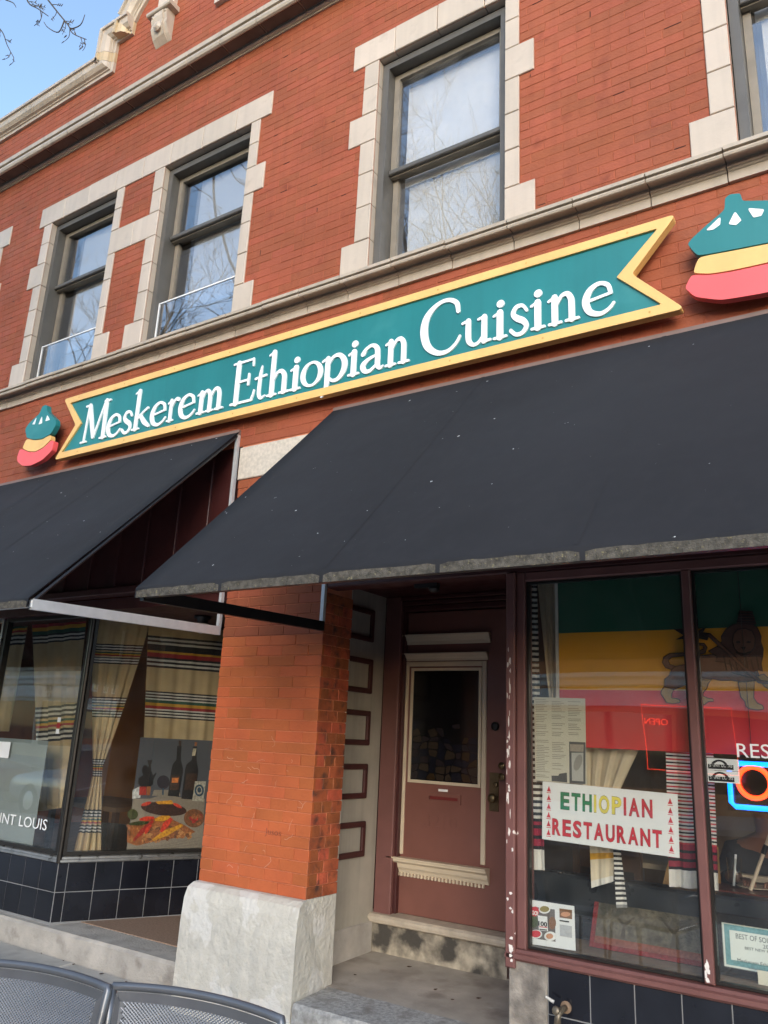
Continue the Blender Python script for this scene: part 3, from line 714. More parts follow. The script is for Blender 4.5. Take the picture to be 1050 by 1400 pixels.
# shop rooms behind the glass
WALLO = mat('ochre_shop_wall', (.42, .20, .06), .8, .15, 2)
struct('shop_floor', G().box(-11.25, -5.75, .72, 4.9, .05, .18), mat('shop_boards', (.12, .07, .04), .5, .3, 5))
struct('shop_wall', G().box(-11.28, -3.5, 4.9, 5.0, .05, 2.9), WALLO)
struct('shop_floor', G().box(-2.2, 3.28, .37, 5.6, .05, .20), mat('shop_boards', (.12, .07, .04), .5, .3, 5))
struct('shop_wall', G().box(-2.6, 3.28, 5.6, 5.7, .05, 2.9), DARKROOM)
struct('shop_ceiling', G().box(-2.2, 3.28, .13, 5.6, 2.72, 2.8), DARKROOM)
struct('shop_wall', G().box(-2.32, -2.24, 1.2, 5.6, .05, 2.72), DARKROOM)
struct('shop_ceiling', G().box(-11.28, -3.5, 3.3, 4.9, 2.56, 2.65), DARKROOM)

# ------------------------------------------------------------------ awnings
def awning(x0, x1, label, arm_mat, open_side, seams, extra):
    t = thing('awning', label, 'awning', ((x0 + x1) / 2, 0, 2.26))
    yb, zt, yf, zf = -.025, 3.812, -1.485, 2.318
    # cloth: slightly sagging sheet with thickness, turned down over the front bar
    NXa, NYa = 40, 14; g = G(); rr = random.Random(int(abs(x0) * 10))
    waves = [(rr.uniform(.5, 2.), rr.uniform(0, 6)) for _ in range(4)]
    for th in (0, .006):
        for i in range(NXa + 1):
            x = x0 + (x1 - x0) * i / NXa
            for j in range(NYa + 1):
                q = j / NYa; y = yb + (yf - yb) * q; z = zt + (zf - zt) * q
                sag = -.010 * math.sin(math.pi * q) * abs(math.sin(math.pi * (x - x0) / 1.33)) - .010 * math.sin(math.pi * q) * (1 + .5 * sum(math.sin(x * a + b) for a, b in waves) / 4)
                g.v.append((x, y + th * .71, z + sag - th * .71))
            g.v.append((x, yf - .012 + th * 1.2, zf - .012)); g.v.append((x, yf - .012 + th * 1.2, 2.258))
    R_ = NYa + 3; off = (NXa + 1) * R_
    for s_ in (0, 1):
        for i in range(NXa):
            for j in range(R_ - 1):
                a = s_ * off + i * R_ + j; g.f.append((a, a + R_, a + R_ + 1, a + 1)); g.m.append(0)
    for i in (0, NXa):
        for j in range(R_ - 1): a = i * R_ + j; g.f.append((a, a + 1, a + 1 + off, a + off)); g.m.append(0)
    g.build('cloth', FABRIC, t, smooth=True)
    # sun-bleached, lichen-grown hem between the seams
    edge = [x0] + seams + [x1]; 
    for i in range(len(edge) - 1):
        a, b = edge[i] + .010, edge[i + 1] - .010; h = G(); n_ = max(6, int((b - a) / .035))
        top = [(a + (b - a) * q / n_, zf - .020 - rr.uniform(0, .004) - (.008 if q in (0, n_) else 0)) for q in range(n_ + 1)]
        h.prism(FY(yf - .0125), [(a, 2.257), (b, 2.257)] + top[::-1], 0, .0012); h.build('faded_hem', FADED, t)
    G().box(x0 + .01, x1 - .01, yf + .012, yf + .04, 2.262, 2.30).build('front_bar', BLACKM if arm_mat is BLACKM else ALU, t)
    # side arms and rafters, wall rail
    for xx in (x0 + .016, x1 - .016):
        g = G(); A = Vector((xx, yf + .02, 2.278)); Bq = Vector((xx, -.006, 2.325))
        for p, h_ in ((A, .03), (Bq, .03)):
            for z_ in (-h_, h_):
                for x_ in (-.014, .014): g.v.append((p.x + x_, p.y, p.z + z_))
        g.f += [(0, 1, 3, 2), (4, 6, 7, 5), (0, 4, 5, 1), (2, 3, 7, 6), (0, 2, 6, 4), (1, 5, 7, 3)]; g.m += [0] * 6
        g.build('side_arm', arm_mat, t)
        G().box(xx - .013, xx + .013, -.028, -.002, 2.35, 3.80).build('wall_bar', ALU, t)
        G().tube([(xx, -.03, 3.775), (xx, yf + .03, 2.30)], .012, 6).build('rafter', BLACKM, t)
    for q in range(1, 6):
        xx = x0 + (x1 - x0) * q / 6 + rr.uniform(-.1, .1); sm_ = G()
        for e in (-.012, .012):
            for j in range(NYa + 1):
                f = j / NYa; sg = -.010 * math.sin(math.pi * f) * abs(math.sin(math.pi * (xx - x0) / 1.33)) - .010 * math.sin(math.pi * f) * (1 + .5 * sum(math.sin(xx * a + b) for a, b in waves) / 4)
                sm_.v.append((xx + e, yb + (yf - yb) * f - .0012, zt + (zf - zt) * f + sg + .0012))
        for j in range(NYa): sm_.f.append((j, j + 1, j + NYa + 2, j + NYa + 1)); sm_.m.append(0)
        sm_.build('seam', FABRIC, t, smooth=True)
    G().box(x0, x1, -.03, -.004, 3.79, 3.83).build('wall_rail', mat('rail_paint', (.20, .13, .11), .6), t)
    nr = int((x1 - x0) / 1.4)
    for i in range(1, nr): xx = x0 + (x1 - x0) * i / nr; G().tube([(xx, -.03, 3.77), (xx, yf + .03, 2.295)], .012, 6).build('rafter', BLACKM, t)
    return t
sm = [at(p, 790, -1.497).x for p in (302, 439, 598, 797)]
awning(-3.15, 3.5, 'long charcoal cloth awning over the door and right shop window', BLACKM, 'left', sm + [.6, 1.6, 2.6], None)
awning(-10.6, -4.03, 'charcoal cloth awning with silver side arm over the left shop window', ALU, 'right', [-9.5, -8.4, -7.3, -6.2, -5.1], None)
# flaked paint on the window post and the mullion foot
def flakes(fr, u0, u1, w0, w1, n, cnt, seed, name='paint_flakes', mx=.030):
    r = random.Random(seed); g = G(); k = 0
    for i in range(cnt):
        cu, cw = r.uniform(u0, u1), r.uniform(w0, w1); ru = r.uniform(.002, (u1 - u0) * .35); rw = r.uniform(.003, mx)
        pts = [(min(u1, max(u0, cu + ru * math.cos(a * .785) * r.uniform(.5, 1.2))), cw + rw * math.sin(a * .785) * r.uniform(.5, 1.2)) for a in range(8)]
        g.prism(fr, pts, n, n + .0006 + i * .00002)
    return g.build(name, mat('bare_primer', (.72, .67, .62), .8, .1, 40), bld, kind='stuff')
flakes(FY(-.035), -1.838, -1.815, 1.15, 2.15, .0002, 34, 2); flakes(FY(-.035), -1.840, -1.800, .62, 1.15, .0002, 9, 3, mx=.012)
flakes(FY(-.016), -.908, -.874, .70, .80, .0002, 6, 4); flakes(FY(-.035), -1.842, -1.80, .655, .70, .0002, 3, 6)
# chalk scratches on the pillar
sc = G(); r = random.Random(8)
for i in range(26):
    p = at(r.uniform(300, 412), r.uniform(1020, 1190), -.002); a = r.uniform(-.6, .6); L = r.uniform(.015, .07); pts = [p]
    for q in range(4):
        a += r.uniform(-1.1, 1.1); p = p + Vector((math.cos(a), 0, math.sin(a))) * (L / 3); pts.append(p)
    sc.tube([(v.x, -.0022, v.z) for v in pts], r.uniform(.0005, .0012), 4)
CHALK = mat('chalk_scratch', (.70, .44, .33), .9)
sc.build('scratch_marks', CHALK, pill, kind='stuff')
p = at(365, 1108, 0); text_geo('Jusos', .055, FACADE, p.x, at(367, 1141, 0).z, .0022, .0008, width=.13).build('scratched_word', mat('scratch_dark', (.28, .07, .035), .8), pill)
# dry leaves blown on to the landing and along the step
lv = G(); r = random.Random(31)
spots = [at_z(a, b, .24) for a, b in ((486, 1333), (596, 1353), (619, 1367), (655, 1365), (560, 1322))] + [at_z(a, b, .006) for a, b in ((90, 1313), (104, 1318), (142, 1331), (176, 1342), (60, 1303))]
for p in spots:
    a = r.uniform(0, 3); L = r.uniform(.010, .018)
    lv.prism(Fr(p + Vector((0, -.004 if p.z > .1 else -.02, .002)), (math.cos(a), math.sin(a), 0), (-math.sin(a), math.cos(a), .2), (0, 0, 1)), [(-L, 0), (-L * .3, L * .4), (L, .1 * L), (-L * .2, -L * .4)], 0, .002)
tag(lv.build('leaf_litter', mat('dead_leaf', (.05, .022, .012), .9), kind='stuff'), 'dry leaf scraps on the doorstep and along the kerb step', 'leaves')
lp = at_z(277, 846, 2.54)
lamp = thing('ceiling_light', 'small round lamp under the soffit of the left shop entry', 'lamp', (lp.x, lp.y, 2.56))
G().lathe((lp.x, lp.y, 2.561), (0, 0, -1), [(.07, 0), (.07, .02), (.045, .03), (.045, .06)], 16).build('base', BLACKM, lamp, smooth=True)
G().lathe((lp.x, lp.y, 2.50), (0, 0, -1), [(.05, 0), (.062, .02), (.058, .05), (.035, .075), (.006, .082)], 16).build('globe', mat('milk_glass', (.55, .54, .50), .3), lamp, smooth=True)
cmx = at_z(588, 792, 2.60); cam_ = thing('camera_bracket', 'small dark security camera above the recessed door', 'camera', (cmx.x, cmx.y, 2.57))
G().box(cmx.x - .10, cmx.x + .06, cmx.y - .02, cmx.y + .02, 2.548, 2.573).build('mount', BLACKM, cam_); G().lathe((cmx.x + .03, cmx.y, 2.547), (0, 0, -1), [(.035, 0), (.033, .015), (.02, .028), (.004, .032)], 14).build('dome', BRONZE, cam_, smooth=True)

# ------------------------------------------------------------------ main sign
YS = -.12
sign = thing('shop_sign', 'long teal ribbon sign with yellow border and white serif lettering', 'sign', (-3.5, -.1, 3.89))
FS = FY(YS)
outer = [(-6.171, 4.478), (-.800, 4.478), (-1.055, 4.182), (-.787, 3.893), (-6.168, 3.893), (-5.941, 4.187)]
inner = [(-6.071, 4.421), (-.905, 4.421), (-1.141, 4.188), (-.907, 3.952), (-6.078, 3.952), (-5.862, 4.190)]
G().prism(FS, rounded(outer, .02), -.055, -.022).build('backing', YELLOW, sign)
G().prism(FS, inner, -.0215, -.016).build('panel', TEAL, sign)
# raised border: one frame between the rounded outer and inner outlines
def ring_poly(g, fr, A, Bp, n0, n1):
    k = len(A); V = [fr.p(p[0], p[1], n) for n in (n0, n1) for p in list(A) + list(Bp)]; F = []
    for i in range(k):
        j = (i + 1) % k; F += [(2 * k + i, 2 * k + j, 3 * k + j, 3 * k + i), (i, j, 2 * k + j, 2 * k + i), (k + j, k + i, 3 * k + i, 3 * k + j), (j, i, k + i, k + j)]
    return g.add(V, F)
o = ring_poly(G(), FS, rounded(outer, .020), rounded(inner, .006), -.0215, 0.).build('border', YELLOW, sign)
bv = o.modifiers.new('soft', 'BEVEL'); bv.width = .003; bv.segments = 2; bv.limit_method = 'ANGLE'; bv.angle_limit = 1.0
for x in (-5.2, -3.5, -1.8): G().box(x - .03, x + .03, -.0645, -.002, 3.95, 4.42).build('mounting_batten', BLACKM, sign)
SCREW = mat('screw_plug', (.62, .36, .10), .6)
sc_g = 0
for i in range(9):
    for zz in (4.45, 3.922):
        x = -5.95 + i * .61 + (.1 if zz < 4 else 0)
        G().lathe((x, YS - .0005, zz), (0, -1, 0), [(.007, 0), (.007, .0012), (.002, .0016)], 8).build('screw_plug', SCREW, sign)

HX = .186                                                    # x-height of the lettering
def smooth_path(pts, k=6):
    P = [Vector(p) for p in pts]; out = []
    for i in range(len(P) - 1):
        p0, p1, p2, p3 = P[max(i - 1, 0)], P[i], P[i + 1], P[min(i + 2, len(P) - 1)]
        for q in range(k):
            t = q / k; out.append(.5 * ((2 * p1) + (p2 - p0) * t + (2 * p0 - 5 * p1 + 4 * p2 - p3) * t * t + (3 * p1 - p0 - 3 * p2 + p3) * t ** 3))
    return out + [P[-1]]
def stroke(pts, closed=False):
    """pts: (x, y, width): outline of a swelling pen stroke"""
    P = smooth_path(pts) if len(pts) > 2 else [Vector(p) for p in pts]
    L, R = [], []
    for i, p in enumerate(P):
        d = P[min(i + 1, len(P) - 1)] - P[max(i - 1, 0)]; d = Vector((d.x, d.y)).normalized(); n_ = Vector((-d.y, d.x)) * p.z / 2
        c = Vector((p.x, p.y)); L.append(tuple(c + n_)); R.append(tuple(c - n_))
    def capend(p, d, w):
        base = math.atan2(d.y, d.x); return [(p.x + math.cos(base + a) * w / 2, p.y + math.sin(base + a) * w / 2) for a in (math.pi / 4, 0, -math.pi / 4)]
    e = P[-1] - P[-2]; s_ = P[0] - P[1]
    return L + capend(P[-1], e, P[-1].z) + R[::-1] + capend(P[0], s_, P[0].z)
def line(x0, y0, x1, y1, w): return [(x0, y0, w), (x1, y1, w)]
T, t_, sf = .215, .10, .10
def stem_(x, y0, y1, flag=True, foot=True):
    o = [line(x, y0 + .04, x, y1 - .04, T)]
    if flag: o.append(line(x - .20, y1 - .14, x, y1 - .045, .10))
    if foot: o.append(line(x - .19, .045, x + .21, .045, sf))
    return o
GL = {
 'e': [[(.10, .50, .10), (.45, .545, .10), (.90, .61, .10)], [(.88, .62, .13), (.80, .90, .14), (.53, 1.02, .14), (.23, .86, .20), (.10, .50, .235), (.22, .14, .20), (.53, -.01, .15), (.80, .08, .12), (.97, .26, .09)]],
 's': [[(.80, .78, .13), (.62, .98, .13), (.34, .97, .17), (.20, .76, .20), (.38, .57, .23), (.66, .42, .23), (.78, .22, .20), (.62, .02, .16), (.34, .0, .14), (.10, .18, .15)]],
 'k': stem_(.25, 0, 1.93) + [[(.30, .48, .10), (.62, .76, .11), (.92, .93, .14)], [(.50, .66, .16), (.78, .30, .22), (1.10, .05, .14)]],
 'r': stem_(.25, 0, 1.0) + [[(.30, .62, .10), (.48, .90, .13), (.66, .99, .16), (.80, .93, .18)]],
 'n': stem_(.25, 0, 1.0) + [[(.30, .66, .11), (.48, .93, .13), (.68, .97, .17), (.80, .78, .20), (.82, .5, .205), (.82, .05, .205)], line(.63, .045, 1.04, .045, sf)],
 'm': stem_(.22, 0, 1.0) + [[(.27, .66, .11), (.42, .93, .13), (.58, .97, .16), (.70, .78, .19), (.72, .5, .195), (.72, .05, .195)], line(.56, .045, .92, .045, sf),
      [(.76, .66, .11), (.93, .93, .13), (1.10, .97, .16), (1.21, .78, .19), (1.23, .5, .195), (1.23, .05, .195)], line(1.06, .045, 1.46, .045, sf)],
 'u': [[(.24, .95, .195), (.24, .5, .205), (.27, .20, .19), (.44, .02, .14), (.64, .06, .12), (.80, .26, .10)], line(.02, .90, .22, .955, .10), line(.85, .06, .85, .95, .205), line(.63, .90, .84, .955, .10), line(.85, .045, 1.08, .06, .10)],
 'i': stem_(.26, 0, 1.0), 
 't': [[(.36, 1.42, .07), (.31, 1.1, .17), (.28, .6, .20), (.29, .22, .19), (.43, .03, .14), (.66, .10, .08)], line(.02, .92, .66, .98, .11)],
 'h': stem_(.25, 0, 1.93) + [[(.30, .66, .11), (.48, .93, .13), (.68, .97, .17), (.82, .78, .20), (.84, .5, .205), (.84, .05, .205)], line(.65, .045, 1.07, .045, sf)],
 'p': [line(.05, .88, .24, .965, .10), [(.27, .97, .19), (.27, .4, .205), (.27, -.1, .19), (.22, -.38, .16), (.08, -.55, .09)], [(.31, .70, .11), (.50, .96, .13), (.78, .98, .17), (.99, .70, .22), (.98, .34, .22), (.78, .04, .17), (.53, .0, .13), (.34, .16, .10)]],
 'a': [[(.14, .74, .19), (.28, .93, .13), (.52, 1.01, .14), (.72, .86, .19), (.76, .5, .205), (.77, .18, .19), (.88, .03, .13), (1.0, .10, .07)], [(.74, .58, .10), (.42, .50, .14), (.16, .30, .21), (.24, .06, .18), (.46, .02, .14), (.74, .22, .10)]],
 'E': [line(.30, .05, .30, 1.85, .225), line(.06, 1.83, 1.02, 1.85, .10), line(.06, .05, 1.10, .05, .11), [(1.04, 1.88, .08), (1.05, 1.70, .09), (1.06, 1.55, .07)], line(.30, .97, .86, .98, .10), line(.88, 1.22, .87, .76, .10), [(1.08, .05, .09), (1.16, .25, .09), (1.20, .45, .07)]],
 'C': [[(1.50, 1.42, .14), (1.42, 1.78, .17), (1.08, 1.97, .15), (.66, 1.88, .17), (.30, 1.52, .25), (.20, 1.0, .285), (.34, .42, .26), (.72, .06, .19), (1.12, .02, .15), (1.42, .22, .12), (1.58, .48, .09)]],
 'M': [line(.20, .06, .30, 1.88, .12), line(.06, 1.87, .40, 1.87, .11), line(.0, .045, .40, .045, sf), [(.34, 1.86, .24), (.62, 1.0, .25), (.88, .20, .20)], line(.90, .16, 1.50, 1.86, .12), line(1.56, 1.88, 1.63, .06, .24), line(1.46, 1.87, 1.84, 1.87, .11), line(1.42, .045, 1.86, .045, sf)],
}
def letter(ch, x0, x1, z0=3.992, hx=HX):
    g = G(); st = GL[ch]; outs = [stroke(s) for s in st]
    if ch == 'o': pass
    allx = [p[0] for o in outs for p in o]; mn, mx = min(allx), max(allx); sx = (x1 - x0) / (mx - mn)
    for q, o in enumerate(outs):
        g.prism(FS, [(x0 + (p[0] - mn) * sx, z0 + p[1] * hx) for p in o], -.0158, -.006 + q * .0004)
    if ch == 'i':
        c = (x0 + (.28 - mn) * sx, z0 + 1.26 * hx); g.prism(FS, [(c[0] + .026 * math.cos(a * .4), c[1] + .026 * math.sin(a * .4)) for a in range(16)], -.0158, -.006)
    return g.build('letter_' + ch, WHITE, sign)
def letter_o(x0, x1, z0=3.992, hx=HX):
    g = G(); c = ((x0 + x1) / 2, z0 + .5 * hx); K = 28; rx, rz = (x1 - x0) / 2, .53 * hx; V = []
    for n_ in (-.0158, -.006):
        for k_ in range(K):
            a = 2 * math.pi * k_ / K; V.append(FS.p(c[0] + rx * math.cos(a), c[1] + rz * math.sin(a), n_))
        for k_ in range(K):
            a = 2 * math.pi * k_ / K; V.append(FS.p(c[0] + (rx - .042) * math.cos(a + .12), c[1] + (rz - .020) * math.sin(a + .12), n_))
    F = []
    for k_ in range(K):
        b = (k_ + 1) % K
        F += [(2 * K + k_, 2 * K + b, 3 * K + b, 3 * K + k_), (k_, b, 2 * K + b, 2 * K + k_), (K + b, K + k_, 3 * K + k_, 3 * K + b)]
    g.add(V, F); return g.build('letter_o', WHITE, sign)
for ch, a, b in (('M', -5.846, -5.490), ('e', -5.508, -5.318), ('s', -5.312, -5.184), ('k', -5.180, -4.954), ('e', -4.963, -4.768), ('r', -4.762, -4.625), ('e', -4.634, -4.442), ('m', -4.430, -4.138),
                 ('E', -4.072, -3.828), ('t', -3.838, -3.716), ('h', -3.712, -3.493), ('i', -3.496, -3.390), ('p', -3.212, -2.990), ('i', -2.986, -2.886), ('a', -2.880, -2.690), ('n', -2.684, -2.490),
                 ('C', -2.416, -2.119), ('u', -2.118, -1.910), ('i', -1.904, -1.805), ('s', -1.795, -1.670), ('i', -1.660, -1.563), ('n', -1.552, -1.357), ('e', -1.344, -1.154)): letter(ch, a, b)
letter_o(-3.398, -3.198)

# emblems: lidded basket, cut from board in green, yellow and red
def emblem(label, cx, s, y, mir, pts_g, pts_y, pts_r, drops):
    t = thing('basket_emblem', label, 'sign', (cx, y, 3.9)); fr = FY(y)
    for nm, pts, m in (('green_lid', pts_g, TEAL), ('yellow_band', pts_y, YELLOW), ('red_base', pts_r, REDP)):
        o = G().prism(fr, chaikin(pts), -.048, 0).build(nm, m, t)
        bv = o.modifiers.new('soft', 'BEVEL'); bv.width = .003; bv.segments = 2; bv.limit_method = 'ANGLE'; bv.angle_limit = 1.0
    for d in drops: G().prism(fr, rounded(d, .008, 3), .0004, .003).build('white_drop', WHITE, t)
    G().box(cx - .05, cx + .05, y + .0485, -.002, 4.0, 4.3).build('mounting_block', BLACKM, t)
emblem('small green yellow and red basket emblem at the left end of the sign', -6.42, 1, -.15, 0,
   [(-6.444, 4.453), (-6.381, 4.454), (-6.362, 4.395), (-6.338, 4.370), (-6.201, 4.276), (-6.186, 4.219), (-6.237, 4.143), (-6.36, 4.118), (-6.48, 4.130), (-6.610, 4.168), (-6.660, 4.265), (-6.610, 4.318), (-6.47, 4.384)],
   [(-6.606, 4.160), (-6.48, 4.122), (-6.36, 4.110), (-6.240, 4.135), (-6.225, 4.085), (-6.32, 4.028), (-6.43, 4.006), (-6.54, 4.025), (-6.650, 4.075)],
   [(-6.689, 4.066), (-6.655, 4.066), (-6.54, 4.017), (-6.43, 3.998), (-6.32, 4.020), (-6.215, 4.076), (-6.172, 4.064), (-6.178, 3.976), (-6.30, 3.905), (-6.465, 3.876), (-6.60, 3.895), (-6.690, 3.950), (-6.708, 4.0)],
   [[(-6.555, 4.29), (-6.50, 4.362), (-6.515, 4.285)], [(-6.455, 4.270), (-6.42, 4.355), (-6.40, 4.275)], [(-6.355, 4.285), (-6.34, 4.345), (-6.285, 4.285)]])
emblem('large green yellow and red basket emblem cut off by the right edge', -.37, 1, -.12, 0,
   [(-.559, 4.415), (-.552, 4.482), (-.528, 4.497), (-.477, 4.485), (-.469, 4.435), (-.43, 4.42), (-.30, 4.375), (-.16, 4.33), (-.03, 4.27), (-.02, 4.23), (-.075, 4.150), (-.22, 4.138), (-.37, 4.150), (-.54, 4.165), (-.709, 4.182), (-.755, 4.270), (-.73, 4.298), (-.65, 4.355), (-.585, 4.395)],
   [(-.704, 4.174), (-.54, 4.157), (-.37, 4.142), (-.22, 4.130), (-.080, 4.143), (-.050, 4.070), (-.22, 4.045), (-.378, 4.038), (-.55, 4.046), (-.652, 4.058), (-.738, 4.088)],
   [(-.746, 4.080), (-.65, 4.050), (-.55, 4.038), (-.378, 4.030), (-.22, 4.037), (-.046, 4.062), (.0, 4.0), (-.05, 3.93), (-.20, 3.885), (-.40, 3.872), (-.61, 3.890), (-.735, 3.945), (-.783, 4.012)],
   [[(-.660, 4.318), (-.579, 4.380), (-.586, 4.330), (-.62, 4.312)], [(-.545, 4.318), (-.509, 4.385), (-.482, 4.320), (-.51, 4.300)], [(-.450, 4.382), (-.372, 4.345), (-.388, 4.312), (-.425, 4.315)]])
# conduit stubs and small fittings
sp_ = at(768, 1382, -.03)
tap = thing('hose_bibb', 'old brass hose tap on the black tile below the right window', 'tap', (sp_.x, -.01, sp_.z))
TAPM = mat('verdigris_brass', (.20, .165, .12), .5, .3, 40, .3, 90, metal=.7)
G().lathe((sp_.x + .012, -.004, sp_.z + .012), (0, -1, 0), [(.027, 0), (.027, .004), (.018, .008), (.012, .010)], 14).build('flange', mat('rusty_flange', (.20, .13, .08), .7, .3, 40), tap)
G().tube([(sp_.x + .012, -.008, sp_.z + .012), (sp_.x + .008, -.045, sp_.z + .008), (sp_.x, -.075, sp_.z - .004), (sp_.x - .001, -.085, sp_.z - .045)], [.013, .014, .015, .016], 10).build('spout', TAPM, tap, smooth=True)
G().lathe((sp_.x - .004, -.055, sp_.z + .004), (-.15, -1, .25), [(.012, 0), (.016, .02), (.02, .03), (.016, .036), (.004, .037)], 10).build('valve_body', TAPM, tap, smooth=True)
G().tube([(sp_.x - .03, -.05, sp_.z + .035), (sp_.x - .07, -.05, sp_.z + .05)], [.008, .006], 6).build('lever', mat('white_lever', (.6, .58, .54), .6), tap)

# ------------------------------------------------------------------ things in the shop windows
def uvw(fr, P): d = Vector(P) - fr.o; return d.dot(fr.u), d.dot(fr.w)
def pix(fr, n, zoom, pts):
    """outline read off the picture, laid on the plane at height n over a frame"""
    ox, oy, s = zoom; o = fr.o + fr.n * n
    return [uvw(fr, at_p(ox + a / s, oy + b / s, o, fr.n)) for a, b in pts]
def ell(cx, cy, rx, ry, k=18, rot=0.):
    out = []
    for i in range(k):
        a = 2 * math.pi * i / k; x, y = rx * math.cos(a), ry * math.sin(a)
        out.append((cx + x * math.cos(rot) - y * math.sin(rot), cy + x * math.sin(rot) + y * math.cos(rot)))
    return out
def flat(name, fr, n, zoom, pts, m, parent, th=.0006): return G().prism(fr, pix(fr, n, zoom, pts), n, n + th).build(name, m, parent)
def cloth(name, corners, rows, mats, nrm, label=None, cat='curtain', folds=(.02, 5, 0.), width=None, nu=40, group=None, sub=2, parent=None):
    """hanging cloth between four corners (tl, tr, br, bl); rows: (v0, v1, material index) from the top; width(v): (left, right) share kept"""
    tl, tr, br, bl = [Vector(c) for c in corners]; nrm = Vector(nrm).normalized(); g = G(); vs_ = []
    amp, fq, ph = folds
    for v0, v1, mi in rows:
        k = max(sub, int((v1 - v0) * 14))
        for q in range(k): vs_.append((v0 + (v1 - v0) * q / k, v0 + (v1 - v0) * (q + 1) / k, mi))
    def P(u, v):
        if width: a, b = width(v); u2 = a + (b - a) * u
        else: u2 = u
        p = (tl * (1 - u2) + tr * u2) * (1 - v) + (bl * (1 - u2) + br * u2) * v
        return p + nrm * amp * (math.sin(fq * 6.283 * u + ph + v * .8) + .4 * math.sin(fq * 13.7 * u + 1.3 + v)) * (.35 + .65 * v)
    for v0, v1, mi in vs_:
        k0 = len(g.v)
        for i in range(nu + 1): g.v.append(tuple(P(i / nu, v0))); g.v.append(tuple(P(i / nu, v1)))
        for i in range(nu): g.f.append((k0 + 2 * i, k0 + 2 * i + 1, k0 + 2 * i + 3, k0 + 2 * i + 2)); g.m.append(mi)
    o = g.build(name, mats, parent, smooth=True)
    if label: tag(o, label, cat, group)
    return o
TAN = mat('tan_muslin', (.58, .43, .24), .9, .1, 6, .2, 300); BLK = mat('black_weave', (.02, .02, .022), .9); OFFW = mat('off_white_weave', (.68, .64, .57), .9, .06, 20, .2, 300)
GRN = mat('green_weave', (.02, .09, .06), .9); YLW = mat('yellow_weave', (.62, .32, .03), .9); RED = mat('red_weave', (.36, .025, .03), .9); CRM = mat('cream_gauze', (.62, .52, .37), .9, .08, 12, .2, 300)
TM = [TAN, BLK, OFFW, GRN, YLW, RED, CRM]
def fill(rows, end=1.):
    out = []; v = 0.
    for a, b, m in sorted(rows):
        if a > v: out.append((v, a, 0))
        out.append((a, b, m)); v = b
    if v < end: out.append((v, end, 0))
    return out
def group_rows(v, h, order=(1, 2, 1, 2, 1, 0, 3, 4, 5, 0, 1, 2, 1, 2, 1)):
    d = h / len(order); return [(v + i * d, v + (i + 1) * d, m) for i, m in enumerate(order) if m]
# left shop
IN = lambda n: Fr(Vector((XC, YW, 0)) - nR * n, uR, (0, 0, 1), nR)
def onr(px, py, n): fr = IN(n); return at_p(px, py, fr.o, fr.n)
cloth('curtain', [at(44, 830, .55), at(121, 822, .55), at(112, 1100, .55), at(50, 1110, .55)], fill(group_rows(.05, .15, (1, 2, 1, 2, 1, 5, 5, 4, 4, 3, 3, 1, 2, 1, 2, 1)) + group_rows(.52, .17)), TM, (0, -1, 0), 'tan striped curtain hung at the middle of the left shop window', folds=(.03, 3, .4), width=lambda v: (.0 + .12 * v, 1 - .25 * v))
cloth('curtain', [at(10, 835, .6), at(42, 832, .6), at(14, 1000, .6), at(-12, 1000, .6)], fill(group_rows(.04, .26)), TM, (0, -1, 0), 'narrow striped curtain at the left edge of the left shop window', folds=(.02, 2, .4))
cloth('curtain', [onr(133, 842, .16), onr(203, 845, .16), onr(188, 1178, .16), onr(88, 1178, .16)], fill(group_rows(.12, .085) + group_rows(.345, .085) + group_rows(.60, .07) + group_rows(.80, .09)), TM, nR, 'tan striped curtain tied in at the waist beside the corner post', folds=(.025, 4, .9),
      width=lambda v: (.02 + .22 * max(0, 1 - abs(v - .66) / .45), 1 - .62 * min(1, max(0, v - .05) / .58) + .10 * max(0, v - .66) / .34))
cloth('curtain', [onr(203, 848, .22), onr(312, 858, .22), onr(297, 1016, .22), onr(196, 1010, .22)], fill(group_rows(.13, .27, (1, 2, 1, 2, 1, 1, 1, 4, 5, 5, 1, 2, 1, 2, 1)) + group_rows(.60, .22, (1, 2, 1, 2, 1, 2, 3, 3, 4, 4, 5, 5, 2, 1, 2, 1, 2, 1))), TM, nR, 'tan striped curtain hanging above the food poster', folds=(.015, 4, .2))
# the food poster
PF = IN(.06); Z0 = (160, 1000, 7.5)
pc = pix(PF, 0, Z0, [(240, 60), (985, 96), (868, 1262), (90, 1270)])
poster = thing('food_poster', 'food photograph poster with two wine bottles and a platter of stir fry', 'poster', tuple(PF.p(pc[3][0], pc[3][1])))
G().prism(PF, pc, -.006, 0).build('print', mat('poster_slate', (.085, .09, .105), .6, .05, 3), poster)
PM = {k: mat('print_' + k, c, .5, .10 if k.startswith('paper') else .40, 55) for k, c in dict(black=(.006, .006, .008), label=(.05, .022, .012), orange=(.75, .20, .03), cream=(.62, .52, .36), paper=(.33, .275, .215), paper2=(.28, .23, .175), meat=(.05, .016, .010), chicken=(.58, .25, .08), chicken2=(.40, .13, .04), red=(.75, .05, .02), redd=(.45, .03, .02), yel=(.85, .33, .02), green=(.06, .07, .02), card=(.46, .42, .34), blue=(.02, .07, .12), stew=(.22, .08, .03), white=(.7, .68, .64), wine=(.012, .008, .02)).items()}
pr = poster.children[0]
L = 0
def ink(pts, m, sub=None):
    global L
    L += 1; return flat('printed_shape', PF, .0003 + .00012 * L, Z0, pts, PM[m], pr, .0001)
ink([(165, 690), (900, 690), (870, 1262), (92, 1268)], 'paper')
ink([(480, 645), (560, 660), (900, 720), (890, 860), (720, 800), (500, 700), (300, 700)], 'paper2'); ink([(160, 600), (240, 560), (240, 680), (155, 690)], 'white')
